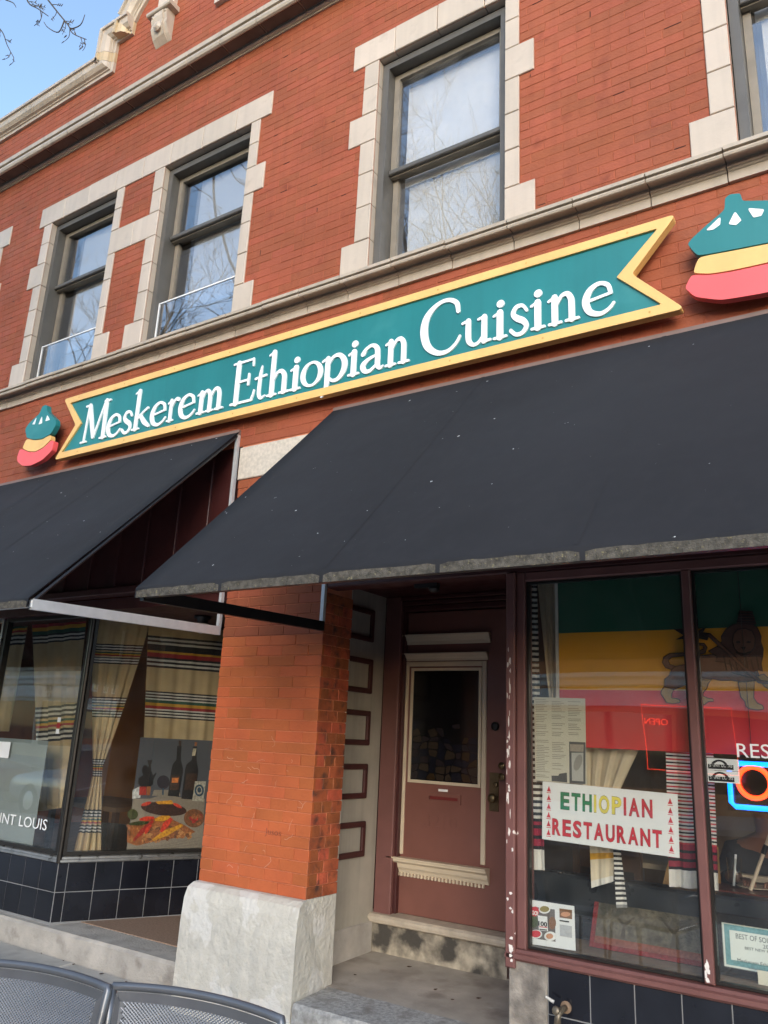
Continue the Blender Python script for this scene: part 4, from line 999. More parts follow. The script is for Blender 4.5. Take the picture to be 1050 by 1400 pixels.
ink([(380, 600), (640, 600), (650, 660), (360, 660)], 'paper2')
for xb, xn, c0, c1, top, sh_, bot in ((620, 640, 560, 680, 150, 310, 690), (770, 800, 700, 835, 155, 310, 720)):
    ink([(xn - 22, top), (xn + 22, top), (xn + 16, 250), (xn + 16, 300), (c1 - 10, sh_ + 40), (c1, sh_ + 90), (c1 - 45, bot - 20), (c0 - 40, bot - 30), (c0 - 4, sh_ + 90), (c0 + 10, sh_ + 30), (xn - 32, 290)], 'black')
ink([(632, 95), (662, 95), (658, 150), (632, 150)], 'label'); ink([(797, 110), (822, 110), (818, 150), (795, 150)], 'chicken2'); ink([(780, 175), (815, 175), (800, 250), (768, 250)], 'cream')
ink([(555, 450), (645, 450), (630, 600), (540, 600)], 'label'); ink([(565, 475), (632, 475), (625, 525), (560, 525)], 'orange'); ink([(710, 430), (825, 430), (800, 600), (690, 600)], 'label')
ink([(310, 295), (365, 295), (345, 340), (350, 400), (370, 450), (400, 420), (405, 430), (375, 490), (370, 540), (330, 575), (250, 575), (215, 530), (220, 480), (265, 450), (310, 420), (325, 350)], 'black')
ink(ell(290, 400, 35, 55), 'black'); ink(ell(290, 400, 20, 36), 'paper2') if False else None
ink(ell(475, 520, 65, 70), 'wine'); ink([(465, 580), (480, 580), (478, 650), (462, 650)], 'blue'); ink([(230, 565), (300, 565), (300, 650), (225, 655)], 'redd'); ink([(305, 565), (345, 565), (340, 655), (305, 655)], 'chicken2')
ink([(800, 512), (912, 512), (885, 718), (770, 712)], 'card'); ink(ell(843, 605, 48, 62), 'blue'); ink(ell(843, 605, 30, 42), 'card'); ink(ell(843, 600, 20, 28), 'blue')
ink(ell(480, 795, 235, 68, 26, .10), 'meat'); ink([(390, 720), (560, 705), (580, 745), (420, 745)], 'yel'); ink(ell(300, 742, 55, 18, 12, -.3), 'red'); ink(ell(620, 760, 50, 16, 12, .5), 'red')
ink(ell(790, 890, 105, 95), 'stew'); ink(ell(160, 850, 55, 55), 'green')
rq = random.Random(5)
ink([(108, 985), (250, 930), (400, 885), (560, 900), (690, 960), (805, 1030), (700, 1075), (520, 1105), (330, 1140), (200, 1172), (100, 1135)], 'chicken2')
for q in range(5): ink([(110 + q * 8, 1195 + q * 14), (500, 1160 + q * 16), (860, 1080 + q * 34), (860, 1086 + q * 34), (500, 1168 + q * 16), (110 + q * 8, 1203 + q * 14)], 'paper2')
for q in range(90):
    x_ = rq.uniform(120, 760); y_ = rq.uniform(960, 1130) if x_ < 560 else rq.uniform(1000, 1090)
    ink(ell(x_, y_, rq.uniform(14, 36), rq.uniform(10, 24), 9, rq.uniform(0, 3)), rq.choice(('chicken', 'chicken', 'chicken2', 'stew')))
for q in range(9): ink(ell(rq.uniform(720, 870), rq.uniform(830, 960), 28, 18, 8, rq.uniform(0, 3)), rq.choice(('chicken2', 'redd', 'stew', 'red')))
for a, b, w_, m_ in (((230, 905), (380, 885), 24, 'red'), ((120, 950), (330, 935), 22, 'green'), ((390, 905), (545, 880), 30, 'yel'), ((170, 1120), (370, 915), 24, 'redd'), ((450, 1030), (560, 890), 32, 'red'), ((365, 1115), (670, 960), 30, 'yel'), ((290, 1050), (350, 960), 20, 'red')):
    d = Vector((b[0] - a[0], b[1] - a[1])).normalized(); n_ = Vector((-d.y, d.x)) * w_
    ink([(a[0] + n_.x * .4, a[1] + n_.y * .4), ((a[0] + b[0]) / 2 + n_.x - 8, (a[1] + b[1]) / 2 + n_.y), (b[0] + n_.x * .5, b[1] + n_.y * .5), (b[0] - n_.x * .5, b[1] - n_.y * .5), ((a[0] + b[0]) / 2 - n_.x - 8, (a[1] + b[1]) / 2 - n_.y), (a[0] - n_.x * .4, a[1] - n_.y * .4)], m_)
# frosted film with lettering and stickers on the left pane
FL = FY(YW + .034)
c = [at(-60, 1000, FL.o.y), at(66, 1013, FL.o.y), at(50, 1163, FL.o.y)]
film = tag(G().slab(FL, c[0].x, c[1].x, c[2].z, c[1].z, -.004, 0).build('window_board', mat('pale_grey_board', (.30, .33, .31), .5, .05, 3)), 'pale grey board standing behind the left shop pane', 'board')
FG = FY(YW + .0155); a = at(1, 1110, FG.o.y); b = at(64, 1130, FG.o.y)
g = text_geo('SAINT LOUIS', .118, FG, a.x - .16, at(30, 1130, FG.o.y).z, 0, .001, width=b.x - a.x + .16)
split_build(g, 'letter', WHITE, thing('window_lettering', 'white saint louis lettering on the left shop window', 'lettering', tuple(a)))
S('speech_sticker', WHITE, None, FG, at(-6, 1020, FG.o.y).x, at(14, 1020, FG.o.y).x, at(5, 1036, FG.o.y).z, at(5, 1014, FG.o.y).z, 0, .001); tag(bpy.data.objects['speech_sticker'], 'plain white sticker at the left edge of the left shop window', 'sticker')
sk = thing('sticker_strip', 'small card payment stickers on the left shop window', 'sticker', tuple(at(80, 990, FG.o.y)))
for q, m_ in enumerate((WHITE, RED, WHITE)):
    p = at(81 - q * 1.2, 984 + q * 8, FG.o.y); S('sticker', m_, sk, FG, p.x - .022, p.x + .022, p.z - .019, p.z + .019, 0, .001)
# left shop furniture: tables with cloths and a dark bench
TB = mat('dark_table', (.05, .03, .02), .35)
for i, (x, y, lb) in enumerate(((-6.9, 1.6, 'dark wood table behind the striped curtain of the left shop'), (-5.9, 2.5, 'dark wood table near the food poster'))):
    t = thing('table', lb, 'table', (x, y, .18), 'tables in the left shop')
    G().box(x - .55, x + .55, y - .4, y + .4, .88, .92).build('tabletop', mat('table_cloth_brown', (.22, .14, .08), .6), t)
    for sx in (-1, 1):
        for sy in (-1, 1): G().box(x + sx * .48 - .025, x + sx * .48 + .025, y + sy * .33 - .025, y + sy * .33 + .025, .18, .879).build('leg', TB, t)

# right shop: flag
YFv = .13; FF = FY(YFv); ZF_ = (680, 760, 2.838)
fl0 = at(763, 797, YFv); fl1x = .62
zg = at(762, 866, YFv).z; zy = at(762, 943, YFv).z; zb = at(800, 1022, YFv).z; zt_ = fl0.z
hgt = zt_ - zb
flag = cloth('flag', [(fl0.x, YFv, zt_), (fl1x, YFv, zt_), (fl1x, YFv, zb), (fl0.x, YFv, zb)], [(0, (zt_ - zg) / hgt, 0), ((zt_ - zg) / hgt, (zt_ - zy) / hgt, 1), ((zt_ - zy) / hgt, 1, 2)],
     [mat('flag_green', (.012, .10, .055), .8, .05, 3), mat('flag_yellow', (.78, .36, .02), .8, .05, 3), mat('flag_red', (.62, .03, .035), .8, .05, 3)], (0, -1, 0), 'green yellow and red flag with a lion hung in the right shop window', 'flag', folds=(.004, 3, .5))
S('hoist_band', OFFW, flag, FY(YFv - .006), fl0.x - .018, fl0.x - .001, zb, zt_, -.004, .0)
LI = {k: mat('lion_' + k, c_, .8, .1, 20) for k, c_ in dict(body=(.13, .065, .045), leg=(.34, .20, .05), mane=(.065, .026, .02), dark=(.010, .006, .006), face=(.11, .05, .035), staff=(.09, .035, .025)).items()}
ZL_ = (900, 830, 7.0); nl = .0115
def lion(nm, pts, m, k):
    o = flat(nm, FF, nl + .0008 * k, ZL_, pts, LI[m], flag, .0006)
    if m != 'dark':
        q = pix(FF, nl, ZL_, pts); G().tube([FF.p(a, b, nl + .0008 * k + .0006) for a, b in q + q[:1]], .0021, 4).build('outline', LI['dark'], o)
lion('tail', [(130, 600), (70, 580), (40, 530), (50, 480), (110, 445), (270, 435), (360, 430), (430, 400), (430, 370), (380, 360), (370, 345), (440, 345), (468, 385), (450, 440), (370, 460), (270, 465), (130, 480), (95, 510), (110, 550), (160, 565)], 'body', 0)
lion('tail_tuft', [(150, 215), (220, 205), (270, 250), (350, 240), (460, 190), (430, 240), (500, 250), (470, 320), (380, 300), (300, 300), (165, 312), (240, 270)], 'dark', 0)
lion('body', [(125, 605), (160, 568), (300, 540), (370, 465), (520, 455), (640, 420), (900, 480), (960, 640), (960, 700), (820, 720), (700, 700), (600, 700), (520, 685), (470, 700), (380, 700), (300, 690), (270, 740), (150, 790), (60, 760), (65, 690), (110, 650)], 'body', 1)
lion('leg', [(60, 760), (150, 790), (130, 830), (130, 870), (180, 875), (210, 890), (205, 915), (140, 925), (80, 915), (60, 880), (25, 830), (30, 800)], 'leg', 2)
lion('leg', [(385, 690), (520, 685), (480, 730), (465, 780), (430, 820), (430, 850), (470, 870), (525, 880), (530, 900), (480, 905), (440, 935), (400, 930), (390, 870), (395, 800)], 'leg', 2)
lion('leg', [(765, 720), (920, 700), (915, 870), (950, 920), (1000, 940), (1010, 975), (960, 985), (880, 975), (840, 950), (830, 900), (790, 860)], 'leg', 2)
lion('leg', [(940, 660), (1010, 640), (1100, 720), (1120, 800), (1080, 800), (1020, 760)], 'leg', 2)
lion('mane', [(480, 420), (560, 380), (610, 330), (605, 280), (650, 210), (720, 165), (820, 150), (900, 160), (950, 200), (985, 280), (980, 330), (1005, 400), (1000, 470), (985, 540), (1000, 615), (940, 600), (900, 680), (830, 620), (760, 640), (720, 560), (640, 530), (550, 520), (560, 470)], 'mane', 3)
lion('face', [(720, 260), (760, 215), (830, 205), (900, 230), (930, 300), (920, 390), (870, 450), (790, 460), (730, 400), (710, 330)], 'face', 4)
for q, (a, b) in enumerate(((765, 335), (865, 335))): lion('eye', ell(a, b, 22, 12, 10), 'dark', 5)
lion('nose', [(790, 380), (840, 380), (825, 405), (805, 405)], 'dark', 5); lion('mouth', [(740, 425), (815, 440), (890, 420), (885, 435), (815, 455), (745, 440)], 'dark', 5)
for q in range(5): lion('crown_ring', [(750 + q * 6, 160 - q * 26), (940 - q * 8, 165 - q * 26), (935 - q * 8, 148 - q * 26), (755 + q * 6, 142 - q * 26)], 'mane', 5)
lion('staff', [(470, 270), (500, 255), (980, 700), (1050, 710), (1050, 735), (960, 725)], 'staff', 6)
for q in range(7):
    x_ = 620 + q * 52; lion('mane_lock', [(x_, 470 + (q % 2) * 30), (x_ + 14, 470 + (q % 2) * 30), (x_ + 40, 600), (x_ + 28, 610)], 'dark', 4)
lion('leg_line', [(700, 620), (850, 660), (900, 690), (850, 672), (705, 632)], 'dark', 4)
# right shop: textiles and papers
def cl(name, px, y, rows, label, folds, cat='textile', width=None, mats=TM): return cloth(name, [at(*p, y) for p in px], rows, mats, (0, -1, 0), label, cat, folds, width)
def zebra(v0, v1, n, order): d = (v1 - v0) / n; return [(v0 + i * d, v0 + (i + 1) * d, order[i % len(order)]) for i in range(n)]
RB = mat('crimson_band', (.30, .02, .045), .9)
TM2 = [OFFW, BLK, RB, CRM, YLW, mat('grey_stripe', (.25, .24, .22), .9), mat('red_stripe', (.55, .05, .06), .9)]
cl('hanging_textile', [(719, 797), (734, 797), (745, 1190), (720, 1188)], .09, zebra(0, .845, 84, (0, 1)) + zebra(.845, .935, 8, (2, 1, 2)) + [(.935, 1, 0)], 'narrow black and white striped textile beside the window post', (.006, 2, .2), mats=TM2)
cl('curtain', [(735, 797), (761, 795), (764, 960), (752, 958)], .20, [(0, 1, 6)], 'cream gauze curtain gathered behind the hoist of the flag', (.012, 3, .1), cat='curtain')
cl('curtain', [(792, 1010), (878, 1015), (842, 1095), (800, 1090)], .24, [(0, 1, 6)], 'cream gauze curtain below the red of the flag', (.015, 4, .1), cat='curtain')
cl('hanging_textile', [(910, 1020), (975, 1024), (983, 1218), (916, 1212)], .17, zebra(0, .70, 56, (0, 1, 0, 6)) + zebra(.70, .88, 9, (2, 2, 1)) + [(.88, 1, 0)], 'red black and white striped textile behind the mullion', (.012, 3, .2), mats=TM2)
cl('scarf', [(806, 1150), (839, 1152), (839, 1205), (809, 1214)], .23, [(0, .26, 3), (.26, .40, 4), (.40, .85, 3), (.85, 1, 0)], 'cream scarf end with a gold band below the white poster', (.005, 2, .2), mats=TM2)
cl('scarf', [(838, 1155), (848, 1156), (858, 1241), (843, 1241)], .21, zebra(0, .95, 24, (1, 0, 1, 0)) + [(.95, 1, 5)], 'black and white striped scarf end over the black bench', (.003, 1, .2), mats=TM2)
FPA = FY(.042)
mc = [at(730, 953, .042), at(800, 955, .042), at(802, 1073, .042), at(732, 1067, .042)]
menu = thing('menu_sheet', 'cream folded menu sheet taped inside the right shop window', 'menu', tuple(mc[3]))
MP = G().prism(FPA, [(v.x, v.z) for v in mc], -.001, 0).build('paper', mat('menu_paper', (.60, .55, .43), .8, .04, 5), menu)
INK = mat('grey_print', (.30, .27, .22), .8); W0, H0 = mc[1].x - mc[0].x, mc[0].z - mc[3].z
rr = random.Random(11); lines = G()
for ccol in range(3):
    for rw in range(46):
        if ccol == 2 and rw > 20: continue
        if rw in (22, 23) or (ccol == 1 and rw > 40): continue
        u = mc[0].x + W0 * (.03 + .32 * ccol); z_ = mc[0].z - H0 * (.03 + .0205 * rw); ln = W0 * rr.uniform(.16, .27)
        if rr.random() < .82: lines.slab(FPA, u, u + ln, z_ - .0016, z_ + .0016, .0002, .0005)
lines.build('print_lines', INK, MP, kind='stuff')
mz = (720, 940, 9.545)
flat('panel_border', FPA, .0002, mz, [(555, 705), (768, 715), (768, 1262), (560, 1250)], mat('print_grey_dark', (.10, .095, .09), .8), MP); flat('panel_face', FPA, .001, mz, [(585, 850), (740, 850), (740, 1225), (592, 1215)], mat('print_grey_light', (.42, .40, .35), .8), MP)
flat('panel_scroll', FPA, .0018, mz, [(565, 740), (745, 745), (740, 840), (570, 832)], mat('print_paper', (.6, .56, .46), .8), MP); flat('panel_map', FPA, .0018, mz, ell(670, 980, 50, 110, 14, .3), mat('print_grey_mid', (.28, .26, .22), .8), MP)
flat('photo_block', FPA, .0002, mz, [(325, 1150), (415, 1150), (425, 1125), (525, 1110), (530, 1238), (328, 1222)], mat('print_grey_dark', (.10, .095, .09), .8), MP)
# white poster: ETHIOPIAN RESTAURANT
pcs = [at(741, 1068, .05), at(925, 1087, .05), at(929, 1173, .05), at(741, 1147, .05)]
pu = (pcs[2] - pcs[3]); FPO = Fr(pcs[3], pu, Vector((0, -1, 0)).cross(pu), (0, -1, 0))
FPO = Fr(pcs[3], pu, (-pu.z, 0, pu.x), (0, -1, 0))
PW, PH = pu.length, (pcs[0] - pcs[3]).length
wp = thing('window_poster', 'white ethiopian restaurant poster with green yellow and red letters', 'poster', tuple(pcs[3]))
PB = S('board', mat('white_poster_board', (.82, .81, .78), .5, .03, 3), wp, FPO, 0, PW, 0, PH, -.003, 0)
TXT = [mat('text_green', (.02, .22, .10), .5), mat('text_yellow', (.80, .66, .10), .5), mat('text_red', (.62, .025, .045), .5), mat('text_edge', (.06, .04, .02), .5)]
def poster_line(word, x0, x1, z_px, cap, cols):
    u0, w0 = uvw(FPO, at(680 + x0 / 2.838, 1040 + z_px[0] / 2.838, .05)); u1, w1 = uvw(FPO, at(680 + x1 / 2.838, 1040 + z_px[1] / 2.838, .05))
    wd = {'I': .42, 'T': .98, 'A': 1.08, 'O': 1.12, 'N': 1.05}; tot = sum(wd.get(ch, 1.) for ch in word); step_ = (u1 - u0) / tot; u = u0
    for ch, cidx in zip(word, cols):
        adv = wd.get(ch, 1.) * step_; gw = adv * (.50 if ch == 'I' else .82)
        base = w0 + (w1 - w0) * (u - u0) / (u1 - u0)
        text_geo(ch, cap / .70, FPO, u, base, .0004, .001, width=gw, bold=.0045).build('letter_shadow', TXT[3], PB)  # dark printed outline behind each coloured letter
        text_geo(ch, cap / .70, FPO, u, base, .0016, .001, width=gw, bold=.0028).build('letter', TXT[cidx], PB)
        u += adv
CAPH = .075
poster_line('ETHIOPIAN', 245, 612, (185, 221), .078, (0, 0, 0, 1, 1, 1, 2, 2, 2)); poster_line('RESTAURANT', 213, 648, (284, 338), .073, (2,) * 10)
for sx in (.035, PW - .035):
    for q in range(6):
        zc = .035 + q * (PH - .07) / 5
        G().prism(FPO, [(sx - .011, zc - .012), (sx + .011, zc - .012), (sx + .004, zc + .004), (sx, zc + .016), (sx - .004, zc + .004)], .0004, .001).build('jug_mark', TXT[2], PB)
        G().slab(FPO, sx - .012, sx + .012, zc - .0195, zc - .0165, .0004, .001).build('jug_mark', TXT[2], PB)
# black bench back, rug, pages and certificate on the window ledge
zt1 = at(840, 1205, .37).z; zb1 = at(840, 1262, .37).z
bench = thing('bench', 'black vinyl bench behind the scarves in the right shop window', 'bench', (.3, .45, .70))
VIN = mat('black_vinyl', (.028, .033, .039), .3, .25, 5, .12, 25)
G().slab(FY(.40), -1.92, 3.0, zb1, zt1, -.10, .03, .012).build('back_rest', VIN, bench)
G().box(-1.70, 3.0, .46, .98, .66, .76).build('seat', VIN, bench); G().box(-1.70, 3.0, .50, .95, .20, .659).build('seat_base', DARKRED, bench)
G().box(-1.70, -1.62, .405, .455, .70, zb1).build('post', VIN, bench); G().box(2.9, 2.98, .405, .455, .70, zb1).build('post', VIN, bench); G().box(.6, .68, .405, .455, .70, zb1).build('post', VIN, bench)
rc = [at(812, 1251, .30), at(962, 1276, .30), at(962, 1325, .22), at(806, 1302, .22)]
rug = thing('rug', 'woven tree pattern rug with red fringe standing on the window ledge', 'rug', tuple(rc[3]))
u_ = Vector((1, 0, 0)); wv = (rc[0] - rc[3]); wv.x = 0; wv.normalize(); FRU = Fr((rc[3].x, rc[3].y, .703), u_, wv, u_.cross(wv))
RW, RH = .70, .215
G().slab(FRU, 0, RW, 0, RH, -.012, 0).build('pile', mat('olive_weave', (.125, .105, .07), .95, .35, 45, .8, 120, col2=(.055, .05, .035), c2=(.5, .65), c2s=14), rug)
G().slab(FRU, 0, RW, 0, .022, .0005, .006).build('red_border', mat('red_fringe', (.20, .018, .018), .95, .3, 60, .8, 150), rug); G().slab(FRU, 0, .022, .0225, RH, .0005, .006).build('red_border', MATS['red_fringe'], rug)
G().slab(FRU, .024, RW, .024, .055, .0005, .003).build('zigzag_band', mat('brick_weave', (.22, .07, .045), .95, .3, 80, .6, 200), rug)
TR = mat('dark_tree_weave', (.07, .055, .036), .95, .3, 60)
for q, cx_ in enumerate((.16, .40, .60)):
    G().prism(FRU, [(cx_ - .012, .06), (cx_ + .012, .06), (cx_ + .006, .12), (cx_ + .05, .165), (cx_ + .045, .17), (cx_, .135), (cx_ - .045, .17), (cx_ - .05, .163), (cx_ - .006, .12)], .0005, .0025).build('tree_motif', TR, rug)
FPG = FY(.055); pg = [at(719, 1229, .055), at(785, 1239, .055), at(787, 1300, .055), at(721, 1290, .055)]
page = thing('magazine_page', 'white magazine page with food pictures in the lower window corner', 'page', tuple(pg[3])); ZM = (680, 1200, 5.25)
PGp = G().prism(FPG, [(v.x, v.z) for v in pg], -.002, 0).build('paper', mat('glossy_paper', (.80, .80, .77), .35, .02, 4), page)
PK = {k: mat('page_' + k, c_, .5, .1, 60) for k, c_ in dict(grey=(.14, .12, .11), red=(.60, .03, .04), olive=(.28, .22, .05), white=(.78, .77, .73), brown=(.22, .10, .04), lgrey=(.46, .46, .46), green=(.08, .10, .04), salmon=(.60, .28, .14), ink=(.03, .03, .03)).items()}
for k_, (pts, m_) in enumerate((([(235, 205), (412, 228), (418, 460), (238, 432)], 'grey'), (ell(338, 228, 42, 30), 'white'), (ell(338, 225, 34, 22), 'olive'), (ell(262, 315, 30, 44), 'green'), (ell(395, 325, 26, 46), 'brown'), (ell(278, 405, 44, 32), 'white'), (ell(276, 403, 36, 26), 'red'), (ell(380, 420, 44, 34), 'white'), (ell(375, 420, 26, 20), 'salmon'), ([(290, 270), (358, 280), (364, 385), (298, 376)], 'white'), ([(300, 348), (358, 355), (358, 361), (300, 354)], 'red'), ([(302, 366), (356, 372), (356, 380), (302, 374)], 'ink'), (ell(270, 242, 29, 36), 'red'), ([(445, 220), (536, 232), (536, 298), (447, 285)], 'brown'), (ell(490, 262, 34, 18), 'salmon'), ([(446, 302), (515, 312), (515, 322), (446, 312)], 'ink'), ([(448, 335), (535, 348), (536, 432), (450, 418)], 'lgrey'))):
    flat('printed_shape', FPG, .0002 + .0003 * k_, ZM, pts, PK[m_], PGp, .0002)
u0, w0 = pix(FPG, 0, ZM, [(298, 340)])[0]; text_geo('100', .028, FPG, u0, w0, .006, .0005, width=.046, bold=.001).build('printed_number', PK['ink'], PGp)
u0, w0 = pix(FPG, 0, ZM, [(250, 262)])[0]; text_geo('GO!', .026, FPG, u0, w0, .006, .0005, width=.034, bold=.001).build('printed_word', PK['white'], PGp)
YC = .16; FC = FY(YC); c0 = at(975, 1247, YC); c1 = at(985, 1338, YC); CW_ = .46; zc0, zc1 = .704, c0.z
cert = thing('framed_certificate', 'black framed award certificate with teal border on the window ledge', 'certificate', (c0.x, YC, zc0))
fr_ = G(); ring(fr_, FC, c0.x, c0.x + CW_, zc0, zc1, .034, -.02, .012); fr_.build('frame', mat('black_frame', (.012, .012, .013), .25), cert)
CP = S('paper', mat('certificate_paper', (.74, .78, .72), .5, .03, 4), cert, FC, c0.x + .032, c0.x + CW_ - .032, zc0 + .032, zc1 - .032, -.015, -.004)
CT = mat('teal_guilloche', (.16, .34, .36), .5, .2, 90)
bo = G(); ring(bo, FC, c0.x + .042, c0.x + CW_ - .042, zc0 + .042, zc1 - .042, .022, -.0038, -.003); bo.build('border', CT, CP)
uu = c0.x + .090; INKc = mat('certificate_ink', (.06, .09, .09), .5); ct = zc1 - .04
for tx, sz, dz, wd_ in (('BEST OF SOUTH GRAND', .030, .055, .27), ('2007', .022, .078, .05), ('BEST NEW RESTAURANT', .016, .094, .20), ('Meskerem Ethiopian Restaurant', .022, .150, .27), ('awarded for its cuisine', .010, .170, .18)):
    text_geo(tx, sz, FC, uu + (.27 - wd_) / 2, ct - dz, -.0038, .0008, width=wd_).build('printed_line', INKc, CP)
G().prism(FC, [(uu + .115, ct - .205), (uu + .16, ct - .205), (uu + .1375, ct - .180)], -.0038, -.003).build('crest', INKc, CP); S('crest_base', INKc, CP, FC, uu + .119, uu + .156, ct - .232, ct - .208, -.0038, -.003)
p = at(1036, 1333, .10); card = S('place_card', mat('cream_card', (.68, .64, .50), .6), None, FY(.10), p.x, p.x + .12, .703, p.z + .02, -.003, 0); tag(card, 'small cream card in front of the framed certificate', 'card')
# neon sign
YN = .09; n0 = at(996, 1043, YN); n1 = at(997, 1102, YN); o_c = at(1031, 1070, YN)
neon = thing('neon_open_sign', 'lit blue and red neon open sign in the right shop window', 'neon sign', (n0.x, YN, n1.z))
NB = glow('neon_blue', (.0, .17, 1.0), 1.6); NR = glow('neon_red', (1.0, .03, .004), 3.0); NW = .72; r_ = .018
z0_, z1_ = n1.z, n0.z; xa, xb = n0.x, n0.x + NW
pth = [(xa + r_, YN, z1_), (xb - r_, YN, z1_), (xb, YN, z1_ - r_), (xb, YN, z0_ + r_), (xb - r_, YN, z0_), (xa + r_, YN, z0_), (xa, YN, z0_ + r_), (xa, YN, z1_ - r_), (xa + r_, YN, z1_)]
G().tube(pth, .0115, 8, cap=False).build('blue_tube', NB, neon, smooth=True)
R_ = .068
G().tube([(o_c.x + R_ * math.cos(a * .2618), YN, o_c.z + R_ * math.sin(a * .2618)) for a in range(25)], .0105, 8, cap=False).build('red_tube', NR, neon, smooth=True)
x = o_c.x + .13
for pts in ([(0, -R_), (0, R_), (.07, R_), (.09, R_ * .6), (.07, 0), (0, 0)], [(.26, R_), (.16, R_), (.16, 0), (.24, 0), (.16, 0), (.16, -R_), (.26, -R_)], [(.33, -R_), (.33, R_), (.43, -R_), (.43, R_)]):
    G().tube([(x + a, YN + .001 * i, o_c.z + b) for i, (a, b) in enumerate(pts)], .0085, 8).build('red_tube', NR, neon, smooth=True)
G().box(xa - .02, xb + .02, YN + .02, YN + .026, z0_ - .02, z1_ + .02).build('backing', glass('smoked_acrylic', 1.5, (.75, .75, .78)), neon)
for xx in (xa + .1, xb - .1): G().tube([(xx, YN + .022, z1_), (xx, YN + .022, 2.52)], .0015, 5).build('hanging_wire', BLACKM, neon)
sk = at(966, 1036, .037); s2 = at(1012, 1072, .037)
stk = thing('window_sticker', 'two white stickers with black arch drawing on the glass by the neon sign', 'sticker', (sk.x, .037, s2.z)); hh = (sk.z - s2.z) / 2
for q in range(2):
    zz = s2.z + q * hh; st = S('sticker_sheet', WHITE, stk, FY(.037), sk.x, s2.x, zz + .001, zz + hh - .001, -.001, 0)
    arc = [(sk.x + .055 + .04 * math.cos(a), zz + .012 + hh * .68 * math.sin(a)) for a in [math.pi * i / 10 for i in range(11)]]; arc2 = [(sk.x + .055 + .028 * math.cos(a), zz + .012 + hh * .52 * math.sin(a)) for a in [math.pi * i / 10 for i in range(10, -1, -1)]]
    S('black_block', BLK, st, FY(.037), sk.x + .004, sk.x + .115, zz + .006, zz + hh * .5, .0002, .0006); G().prism(FY(.037), arc + arc2, .0008, .0012).build('arch_mark', BLK, st)
    text_geo('SAINT LOUIS', .022, FY(.037), sk.x + .010, zz + .016, .0008, .0004, width=.10).build('printed_word', WHITE, st)
rl = at(1008, 1035, .026); split_build(text_geo('RESTAURANT', .088, FY(.026), rl.x, rl.z, 0, .001, width=.58), 'letter', WHITE, thing('window_lettering', 'white restaurant lettering on the glass above the neon sign', 'lettering', tuple(rl)))
# table with glass, pole, person
tbl = thing('table', 'dark wood table behind the right pane under the neon sign', 'table', (-.45, 1.12, .20)); zt2 = .96
WOODT = mat('varnished_table', (.11, .03, .02), .3, .2, 10)
G().slab(UP, -1.15, .35, .80, 1.45, zt2 - .03, zt2, .008).build('tabletop', WOODT, tbl)
for sx in (-1.08, .28):
    for sy in (.86, 1.38): G().box(sx - .025, sx + .025, sy - .025, sy + .025, .20, zt2 - .0305).build('leg', TB, tbl)
gc = at_z(1005, 1200, zt2 + .0); gl_ = thing('drinking_glass', 'clear drinking glass with a straw on the table', 'glass', (gc.x, .95, zt2)); gx = at(1005, 1198, .95).x
G().lathe((gx, .95, zt2 + .001), (0, 0, 1), [(.030, 0), (.036, .05), (.040, .15), (.037, .15), (.033, .05), (.028, .006)], 18).build('tumbler', glass('tumbler_glass', 1.45, (.9, .92, .92)), gl_, smooth=True)
G().tube([(gx - .01, .95, zt2 + .01), (gx + .012, .945, zt2 + .17)], .006, 8).build('straw', WHITE, gl_)
pc_ = at_z(1030, 1203, zt2); tag(G().lathe((at(1032, 1205, 1.0).x, 1.0, zt2 + .001), (0, 0, 1), [(.02, 0), (.07, .006), (.095, .012), (.09, .013), (.02, .008)], 20).build('plate', CREAM, smooth=True), 'small cream plate beside the drinking glass', 'plate')
YPp = 1.28; hc = at(1043, 1106, YPp)
per = thing('person', 'person in a dark shirt sitting at the table behind the neon sign', 'person', (hc.x, YPp + .1, .20))
def skin(name, joints, edges, m, root=0, sub=2):
    me = bpy.data.meshes.new(name); me.from_pydata([j[0] for j in joints], edges, []); me.materials.append(m)
    o = link(name, me, per); sk_ = o.modifiers.new('s', 'SKIN'); sk_.use_smooth_shade = True
    for i, j in enumerate(joints): r = j[1] if isinstance(j[1], tuple) else (j[1], j[1]); me.skin_vertices[0].data[i].radius = r
    me.skin_vertices[0].data[root].use_root = True
    s = o.modifiers.new('d', 'SUBSURF'); s.levels = s.render_levels = sub; return o
X, Yp, Zh = hc.x, YPp, hc.z
SKIN = mat('skin', (.22, .10, .06), .5, .08, 8); SHIRT = mat('dark_shirt', (.015, .016, .022), .85, .2, 30, .2, 200); HAIR = mat('dark_hair', (.012, .009, .008), .6)
body = [((X, Yp + .14, .62), (.17, .12)), ((X, Yp + .12, .82), (.15, .11)), ((X, Yp + .09, 1.02), (.17, .12)), ((X, Yp + .06, Zh - .23), (.15, .10)), ((X, Yp + .03, Zh - .14), .055), ((X, Yp, Zh - .08), .05), ((X, Yp - .01, Zh), (.075, .09)), ((X, Yp, Zh + .085), (.07, .08)),
        ((X - .19, Yp + .07, Zh - .25), .062), ((X - .25, Yp - .02, Zh - .46), .05), ((X - .16, Yp - .20, zt2 + .045), .036), ((X - .10, Yp - .24, zt2 + .04), .026),
        ((X + .19, Yp + .07, Zh - .25), .062), ((X + .25, Yp - .02, Zh - .46), .05), ((X + .16, Yp - .20, zt2 + .045), .036), ((X + .10, Yp - .24, zt2 + .04), .026),
        ((X - .10, Yp - .12, .66), .085), ((X - .11, Yp - .26, .66), .065), ((X - .11, Yp - .26, .26), .045), ((X + .10, Yp - .12, .66), .085), ((X + .11, Yp - .26, .66), .065), ((X + .11, Yp - .26, .26), .045)]
